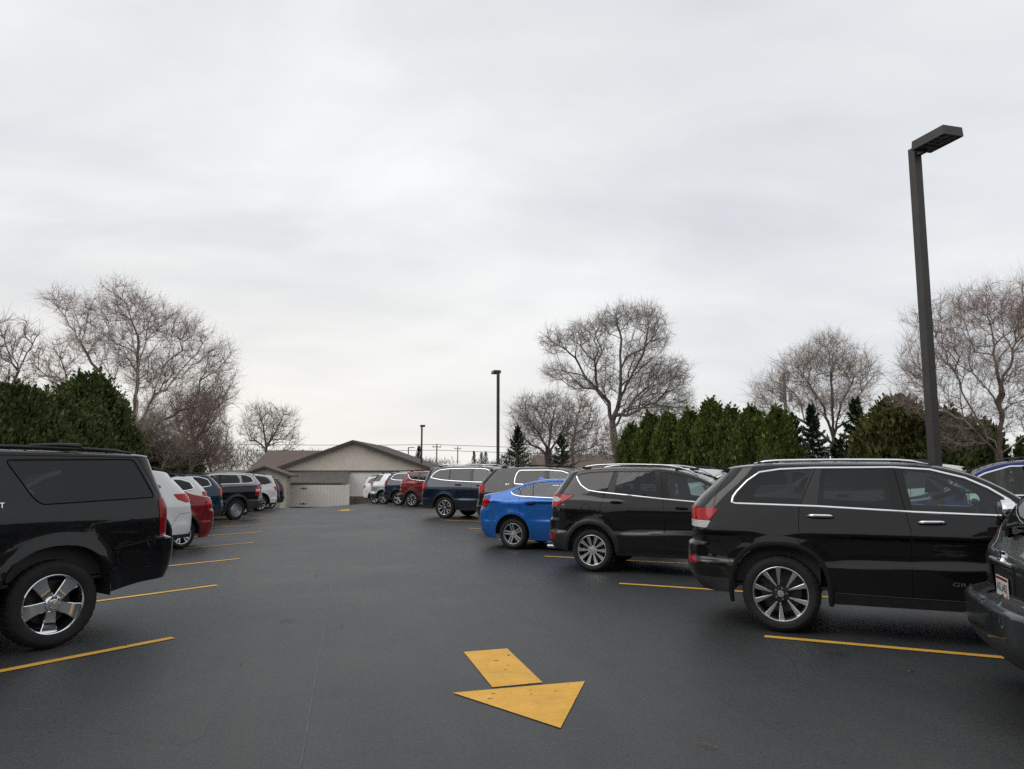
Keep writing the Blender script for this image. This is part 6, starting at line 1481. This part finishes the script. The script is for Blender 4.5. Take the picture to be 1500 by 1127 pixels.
tree_px(1217, 690, 38, [(1140, 570, 48, 26), (1180, 540, 45, 34), (1215, 525, 45, 36), (1255, 545, 38, 34), (1240, 590, 40, 36), (1185, 590, 42, 30), (1120, 600, 28, 22), (1215, 500, 25, 14)], 2200, 'round bare tree on the right behind the dark spruces', 14, trunks=[[(1216, 640, 0), (1205, 590, .3), (1175, 540, .3), (1160, 520, .2)], [(1216, 640, 0), (1214, 580, -.4), (1212, 520, -.4), (1212, 498, 0)], [(1218, 640, 0), (1235, 590, .4), (1262, 545, .3)], [(1214, 650, 0), (1170, 620, -.5), (1110, 590, -.5)], [(1218, 640, 0), (1226, 580, .8), (1232, 530, .8)]], mb=b_grey, mt=t_brown, twigs=4, tl=.6, r0=.0056, up=.28, step=.35, pexp=2.25, buds=(m_bud, .3, .026))
tree_px(1456, 700, 22, [(1370, 520, 55, 40), (1345, 570, 48, 34), (1400, 470, 45, 45), (1450, 450, 55, 40), (1490, 480, 50, 50), (1430, 540, 60, 45), (1500, 560, 45, 50), (1380, 600, 50, 26), (1400, 640, 40, 24), (1330, 545, 30, 30), (1530, 450, 50, 60), (1470, 610, 50, 34), (1320, 590, 25, 20), (1345, 470, 25, 20)], 2600,
    'large reddish twiggy tree at the right edge beside the light pole', 15, trunks=[[(1455, 660, 0), (1430, 600, .3), (1405, 530, .5), (1390, 440, .4)], [(1456, 660, 0), (1455, 580, -.3), (1445, 480, -.4), (1450, 420, -.2)], [(1457, 655, 0), (1475, 590, .4), (1500, 510, .4), (1520, 430, .3)], [(1452, 665, 0), (1410, 630, -.3), (1350, 590, -.5)], [(1458, 665, 0), (1500, 630, -.3), (1545, 590, -.4)]], mb=b_brown, mt=t_red, twigs=5, tl=.42, r0=.0036, up=.26, step=.27, pexp=2.25, buds=(m_bud, .3, .016))

# evergreens
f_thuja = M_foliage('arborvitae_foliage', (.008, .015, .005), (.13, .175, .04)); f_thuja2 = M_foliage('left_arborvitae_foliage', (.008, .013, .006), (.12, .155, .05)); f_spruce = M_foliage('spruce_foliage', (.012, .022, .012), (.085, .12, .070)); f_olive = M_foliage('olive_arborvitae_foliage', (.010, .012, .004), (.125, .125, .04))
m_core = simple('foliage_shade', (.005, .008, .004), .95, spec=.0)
def thuja(loc, h, r, label, n, mat, seed, leaf=.13, top=.55, cat='shrub', group=None, name='arborvitae', lean=0.):
    g = np.random.default_rng(seed); z0 = float(gz(*loc)); root = empty(name, (loc[0], loc[1], z0), 0, label, cat, group)
    ph = g.random((6, 2)) * 6.28
    def rad(t, a):
        base = r * np.where(t < .35, .82 + .18 * np.sin(np.clip(t / .35, 0, 1) * PI / 2), np.maximum(0, 1 - ((t - .35) / .65) ** (2.6 / top)) ** .55)
        lump = 1 + .13 * np.sin(3 * a + ph[0, 0] + 7 * t) + .12 * np.sin(5 * a + ph[1, 0] - 11 * t) + .10 * np.sin(9 * a + 17 * t + ph[2, 0]) + .06 * np.sin(14 * a - 23 * t + ph[3, 0])
        return base * lump
    t = g.random(n) ** .85; a = g.random(n) * 2 * PI; dep = g.random(n) ** 2.2; R_ = rad(t, a) * (1 - .28 * dep) + g.normal(0, .045, n) * r
    c = np.stack([R_ * np.cos(a) + lean * t * h, R_ * np.sin(a), t * h * (1 + .07 * np.sin(3 * a + ph[4, 0]) * t)], -1)
    k_ = g.random(n) < .14; ex = (1 + .16 * g.random(n) ** 1.5 * np.where(k_, 1, 0))[:, None]; c = c * np.where(np.arange(3) < 2, ex, 1 + (ex - 1) * .45)
    # the sprays: upright little fans pointing up and outwards
    outw = np.stack([np.cos(a), np.sin(a), np.zeros(n)], -1); upv = np.array([0, 0, 1.]) * (.75 + .5 * g.random((n, 1))) + outw * (.35 + .5 * g.random((n, 1))) + g.normal(0, .25, (n, 3)); upv /= np.linalg.norm(upv, axis=1, keepdims=True)
    sd = np.cross(upv, outw + g.normal(0, .6, (n, 3))); sd /= np.maximum(np.linalg.norm(sd, axis=1, keepdims=True), 1e-6); s = leaf * (.5 + g.random((n, 1)))
    V = np.stack([c - upv * s * .3, c + sd * s * .38 + upv * s * .25, c + upv * s * .9 + sd * s * .08, c - sd * s * .38 + upv * s * .25], 1).reshape(-1, 3)
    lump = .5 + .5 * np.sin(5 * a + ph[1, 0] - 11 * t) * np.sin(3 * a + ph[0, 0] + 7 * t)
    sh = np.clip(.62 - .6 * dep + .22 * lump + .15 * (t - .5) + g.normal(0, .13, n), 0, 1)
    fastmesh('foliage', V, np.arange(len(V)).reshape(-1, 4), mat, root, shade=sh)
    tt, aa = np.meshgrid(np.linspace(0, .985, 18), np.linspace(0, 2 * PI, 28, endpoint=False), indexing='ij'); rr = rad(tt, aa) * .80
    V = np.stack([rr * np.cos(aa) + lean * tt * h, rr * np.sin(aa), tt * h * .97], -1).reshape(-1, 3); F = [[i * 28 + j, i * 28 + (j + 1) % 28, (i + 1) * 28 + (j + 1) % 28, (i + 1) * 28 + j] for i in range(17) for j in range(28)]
    fastmesh('shade_core', V, np.array(F), m_core, root, True); return root  # dark shell added inside the foliage to block light
def spruce(loc, h, r, label, seed, n=7000, group=None, mat=None):
    n = int(n * 1.7)
    g = np.random.default_rng(seed); z0 = float(gz(*loc)); root = empty('spruce_tree', (loc[0], loc[1], z0), 0, label, 'tree', group)
    m = MB(); m.tube([(0, 0, 0), (0, 0, h * .97)], [r * .09 + .03, .015], 8); m.build('trunk', b_brown, root)
    k = int(h * 20); tb = (np.arange(k) / k) ** .9; ab = np.arange(k) * 2.399 + g.normal(0, .3, k); lb = r * (1 - tb) ** .9 * (.65 + .55 * g.random(k)) + .05
    i = g.integers(0, k, n); u = g.random(n) ** .7; a = ab[i] + g.normal(0, .22, n) * (1 - u * .5); L = lb[i] * u
    c = np.stack([L * np.cos(a), L * np.sin(a), h * (.05 + .95 * tb[i]) - .10 * L - .18 * L * L / max(r, .1) + .15 * r * u ** 3 + g.normal(0, .035, n)], -1)
    d = np.stack([np.cos(a), np.sin(a), np.full(n, .15)], -1) + g.normal(0, .5, (n, 3)); d /= np.linalg.norm(d, axis=1, keepdims=True); sd = np.cross(d, np.array([0, 0, 1.]) + g.normal(0, .3, (n, 3))); sd /= np.linalg.norm(sd, axis=1, keepdims=True); s = (.05 + .018 * h * .5) * (.5 + g.random((n, 1)))
    V = np.stack([c - sd * s * .4, c + d * s, c + sd * s * .4 - np.array([0, 0, 1]) * s * .25], 1).reshape(-1, 3)
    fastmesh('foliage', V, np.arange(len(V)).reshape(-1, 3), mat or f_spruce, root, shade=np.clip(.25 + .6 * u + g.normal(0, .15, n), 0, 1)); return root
def at(px, d): return ((px - 750) / 1073 * d, d)
def hgt(py, d, px=750): x, y = at(px, d); return 1.65 + (690 - py) / 1075 * d - float(gz(x, y))
# hedge of upright arborvitae on the right
HR = [(925, 36, 622, 19), (950, 34.8, 612, 19), (978, 33.5, 607, 20), (1008, 32, 601, 21), (1042, 30.6, 594, 23), (1068, 29.4, 600, 20), (1098, 28, 594, 26), (1135, 26.6, 607, 24)]
hl = ['leftmost and lowest arborvitae of the right hedge', 'second arborvitae from the left in the right hedge', 'third arborvitae from the left in the right hedge', 'fourth arborvitae from the left in the right hedge', 'pointed arborvitae in the middle of the right hedge', 'narrow arborvitae right of the middle of the right hedge', 'broad full arborvitae near the right end of the hedge', 'rightmost arborvitae of the right hedge, next to the spruce']
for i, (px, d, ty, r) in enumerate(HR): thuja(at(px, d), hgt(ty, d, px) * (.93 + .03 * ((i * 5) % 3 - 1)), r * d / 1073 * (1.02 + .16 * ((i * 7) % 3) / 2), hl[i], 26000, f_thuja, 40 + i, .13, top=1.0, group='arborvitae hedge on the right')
spruce(at(1158, 27.5), hgt(612, 27.5, 1158), 1.3, 'low dark spruce directly right of the arborvitae hedge', 60, 8000)
spruce(at(1187, 31), hgt(598, 31, 1187), 1.35, 'dark spruce under the round bare tree', 61, 9000)
spruce(at(1252, 29), hgt(589, 29, 1252), 1.45, 'dark spruce left of the olive coloured arborvitae', 62, 9000)
spruce(at(1225, 30), hgt(645, 30, 1225), 1.1, 'short dark spruce between the two taller spruces', 63, 6000)
thuja(at(1315, 25), hgt(583, 25, 1315) * .94, 1.05, 'olive brown rounded evergreen left of the light pole', 13000, f_olive, 65, .15, cat='shrub', name='evergreen_shrub')
thuja(at(1290, 26), hgt(618, 26, 1290), 1.0, 'lower olive evergreen in front of the round bare tree', 9000, f_olive, 66, .15, name='evergreen_shrub')
thuja(at(1385, 24), hgt(606, 24, 1385) * .94, 1.1, 'dark evergreen directly behind the light pole', 12000, f_thuja2, 67, .15, name='evergreen_shrub')
thuja(at(1425, 25), hgt(628, 25, 1425), .75, 'dark evergreen between the light pole and the right tree trunk', 8000, f_thuja2, 68, .15, name='evergreen_shrub')
thuja(at(1497, 24), hgt(648, 24, 1497), .35, 'small evergreen at the right edge', 2500, f_thuja, 69, .14, name='evergreen_shrub')
# left evergreens
HL = [(-45, 17.5, 565, 70, 'arborvitae at the far left edge above the huge black SUV'), (25, 18.5, 562, 62, 'broad arborvitae above the roof of the huge black SUV'), (75, 20, 578, 48, 'low arborvitae right of the broad left one'), (135, 23.5, 545, 45, 'tallest arborvitae of the left hedge'), (120, 21.5, 592, 45, 'lower arborvitae in front of the tallest left one'), (172, 24.5, 612, 34, 'arborvitae at the right end of the left hedge')]
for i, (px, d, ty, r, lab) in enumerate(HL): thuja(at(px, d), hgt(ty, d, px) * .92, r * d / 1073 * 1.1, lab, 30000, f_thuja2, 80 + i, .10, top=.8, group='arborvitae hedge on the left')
for i, (px, d, ty, r) in enumerate([(215, 28, 650, 26), (248, 32, 655, 22), (280, 36, 655, 20)]): thuja(at(px, d), hgt(ty, d, px), r * d / 1073, ['first', 'second', 'third'][i] + ' small dark evergreen from the left under the bare brush', 6000, f_thuja2, 90 + i, .14, group='small evergreens under the left brush')
# conifers further off
spruce(at(758, 46), hgt(628, 46, 758), 1.7, 'small spruce right of the middle light pole', 95, 6000); spruce(at(822, 48), hgt(640, 48, 822), 1.6, 'small spruce beneath the medium bare tree', 96, 5000)
spruce(at(615, 85), hgt(655, 85, 615), 1.3, 'spruce just left of the third light pole', 97, 4000); spruce(at(695, 110), hgt(662, 110, 695), 1.1, 'small distant spruce over the roof of the navy SUV', 98, 3000)
spruce(at(706, 150), hgt(664, 150, 706), 2.4, 'left of two distant pines on the horizon', 99, 3000, 'distant pines'); spruce(at(712, 155), hgt(663, 155, 712), 2.2, 'right of two distant pines on the horizon', 100, 3000, 'distant pines')
# far wood on the horizon: one mass
g = np.random.default_rng(5); n = 110000
px = g.uniform(-350, 1850, n); d = g.uniform(110, 190, n); X = (px - 750) / 1073 * d
prof = 4.2 + 1.4 * np.sin(X * .09) + .9 * np.sin(X * .31 + 1) + .6 * np.sin(X * .9 + 2); Z = g.random(n) ** .6 * (prof + (d - 110) * .022); c = np.stack([X, d, Z - 1.1], -1)
e1 = g.normal(0, 1, (n, 3)); e1[:, 2] = np.abs(e1[:, 2]) * 2; e1 /= np.linalg.norm(e1, axis=1, keepdims=True); e2 = g.normal(0, 1, (n, 3)); e2 /= np.linalg.norm(e2, axis=1, keepdims=True)
s = g.uniform(.3, 1.1, (n, 1)); V = np.stack([c, c + e1 * s * 1.4, c + e1 * s * .7 + e2 * s * .10], 1).reshape(-1, 3)
fw_ = fastmesh('far_woodland', V, np.arange(len(V)).reshape(-1, 3), M_foliage('far_wood', (.04, .035, .035), (.11, .085, .075)), None, shade=g.random(n)); tag(fw_, 'brown leafless woodland far off along the horizon', 'woodland', kind='stuff')
# unseen building added behind the viewer to darken reflections in paintwork and glass
m_brick = M_siding('grey_brick', (.075, .08, .088), .075); ob = empty('reflection_building', (4, -24, 0), R(-4), 'unseen two storey dark grey brick building added behind the viewer to darken reflections', 'building')
m = MB(); m.box((0, -6, 4.0), (64, 12, 8.0)); m.build('wall', m_brick, ob)
m = MB(); m.box((0, -6, 8.1), (65, 13, .35)); m.build('roof', m_trim, ob)
for i in range(14):
    for z in (1.9, 5.3):
        m = MB(); m.box((-29 + i * 4.45, .02, z), (2.1, .06, 1.5)); wn = m.build('window', m_gpriv, ob)
        m = MB(); m.box((-29 + i * 4.45, .05, z - .8), (2.3, .1, .1)); m.build('sill', m_fencer, wn)
for (x_, y_, h_, r_, sd) in ((-24, -6, 6.5, 3.2, 201), (-27, 2, 7.5, 3.4, 202), (-31, -14, 8, 3.8, 203), (31, -10, 7.5, 3.5, 204), (34, 0, 7, 3.2, 205)):  # unseen evergreens added as dark masses for the cars to reflect
    thuja((x_, y_), h_, r_, 'unseen dense evergreen added behind the viewer to darken reflections', 5000, f_thuja2, sd, .4, name='reflection_evergreen', cat='tree', group='unseen evergreens added behind the viewer')

# ------------------------------------------------------------------ sky, sun, camera
w = bpy.data.worlds.new('World'); sc.world = w; w.use_nodes = True; nt = w.node_tree; nt.nodes.clear()
out = nt.nodes.new('ShaderNodeOutputWorld'); bg = nt.nodes.new('ShaderNodeBackground'); nt.links.new(bg.outputs[0], out.inputs[0]); bg.inputs['Strength'].default_value = .1
sky = nt.nodes.new('ShaderNodeTexSky'); sky.sky_type = 'NISHITA'; sky.sun_disc = False; sky.sun_elevation = R(42); sky.sun_rotation = R(-112)
tc = coords(nt, 'Generated'); sep = N(nt, 'ShaderNodeSeparateXYZ'); nt.links.new(tc, sep.inputs[0])
zc = mathn(nt, 'ADD', mathn(nt, 'MAXIMUM', sep.outputs['Z'], 0.), .22)
u = mathn(nt, 'DIVIDE', sep.outputs['X'], zc); v = mathn(nt, 'DIVIDE', sep.outputs['Y'], zc)
cb_ = N(nt, 'ShaderNodeCombineXYZ'); nt.links.new(u, cb_.inputs[0]); nt.links.new(v, cb_.inputs[1])
mp = N(nt, 'ShaderNodeMapping'); mp.inputs['Location'].default_value = (4.3, 1.7, 0); mp.inputs['Rotation'].default_value = (0, 0, R(18)); mp.inputs['Scale'].default_value = (.75, 1.15, 1); nt.links.new(cb_.outputs[0], mp.inputs[0])
n1 = noise(nt, mp.outputs[0], 1.0, 5, .5, .35); n2 = noise(nt, mp.outputs[0], 2.6, 6, .55, .5)
f = mathn(nt, 'ADD', mathn(nt, 'MULTIPLY', n1, .7), mathn(nt, 'MULTIPLY', n2, .3))
cl = ramp(nt, f, [(.36, (7.2, 7.45, 7.8)), (.5, (8.85, 8.98, 9.05)), (.63, (10.3, 10.35, 10.3))])
warm = N(nt, 'ShaderNodeMapRange'); warm.inputs['From Min'].default_value = .38; warm.inputs['From Max'].default_value = .0; nt.links.new(sep.outputs['Z'], warm.inputs['Value']); warm.interpolation_type = 'SMOOTHSTEP'
left_ = N(nt, 'ShaderNodeMapRange'); left_.inputs['From Min'].default_value = .45; left_.inputs['From Max'].default_value = -.35; nt.links.new(sep.outputs['X'], left_.inputs['Value']); left_.interpolation_type = 'SMOOTHSTEP'
cl = mixc(nt, mathn(nt, 'MULTIPLY', warm.outputs[0], mathn(nt, 'ADD', mathn(nt, 'MULTIPLY', left_.outputs[0], .5), .25)), cl, (9.9, 9.5, 8.8))
cl = mixc(nt, mathn(nt, 'MULTIPLY', mathn(nt, 'SUBTRACT', 1., left_.outputs[0]), .32), cl, (7.0, 7.3, 7.8))
lo = N(nt, 'ShaderNodeMapRange'); lo.inputs['From Min'].default_value = .0; lo.inputs['From Max'].default_value = -.06; nt.links.new(sep.outputs['Z'], lo.inputs['Value'])
cl = mixc(nt, lo.outputs[0], cl, (1.1, 1.05, 1.0))
nt.links.new(mixc(nt, .93, sky.outputs[0], cl), bg.inputs['Color'])
sl = bpy.data.lights.new('sun', 'SUN'); sl.energy = .9; sl.angle = R(35); sl.color = (1, .97, .93); so = bpy.data.objects.new('sun', sl); COL.objects.link(so)
dv = Vector((math.sin(R(-112)) * math.cos(R(42)), math.cos(R(-112)) * math.cos(R(42)), math.sin(R(42)))); so.rotation_euler = (-dv).to_track_quat('-Z', 'Y').to_euler(); so.location = (0, 0, 30)
cam = bpy.data.cameras.new('camera'); co_ = bpy.data.objects.new('camera', cam); COL.objects.link(co_); sc.camera = co_
cam.sensor_width = 36; cam.lens = 1080 / 1500 * 36; cam.clip_end = 2000; cam.clip_start = .05; co_.location = (0, 0, 1.65); co_.rotation_euler = (R(90 + 6.68), 0, 0)
sc.view_settings.view_transform = 'Standard'; sc.view_settings.look = 'None'; sc.view_settings.exposure = 0; sc.render.engine = 'CYCLES'
sc.cycles.max_bounces = 8; sc.cycles.transparent_max_bounces = 12; sc.cycles.use_denoising = False; sc.cycles.sample_clamp_indirect = 6
for o in list(bpy.data.meshes):
    if o.users == 0: bpy.data.meshes.remove(o)
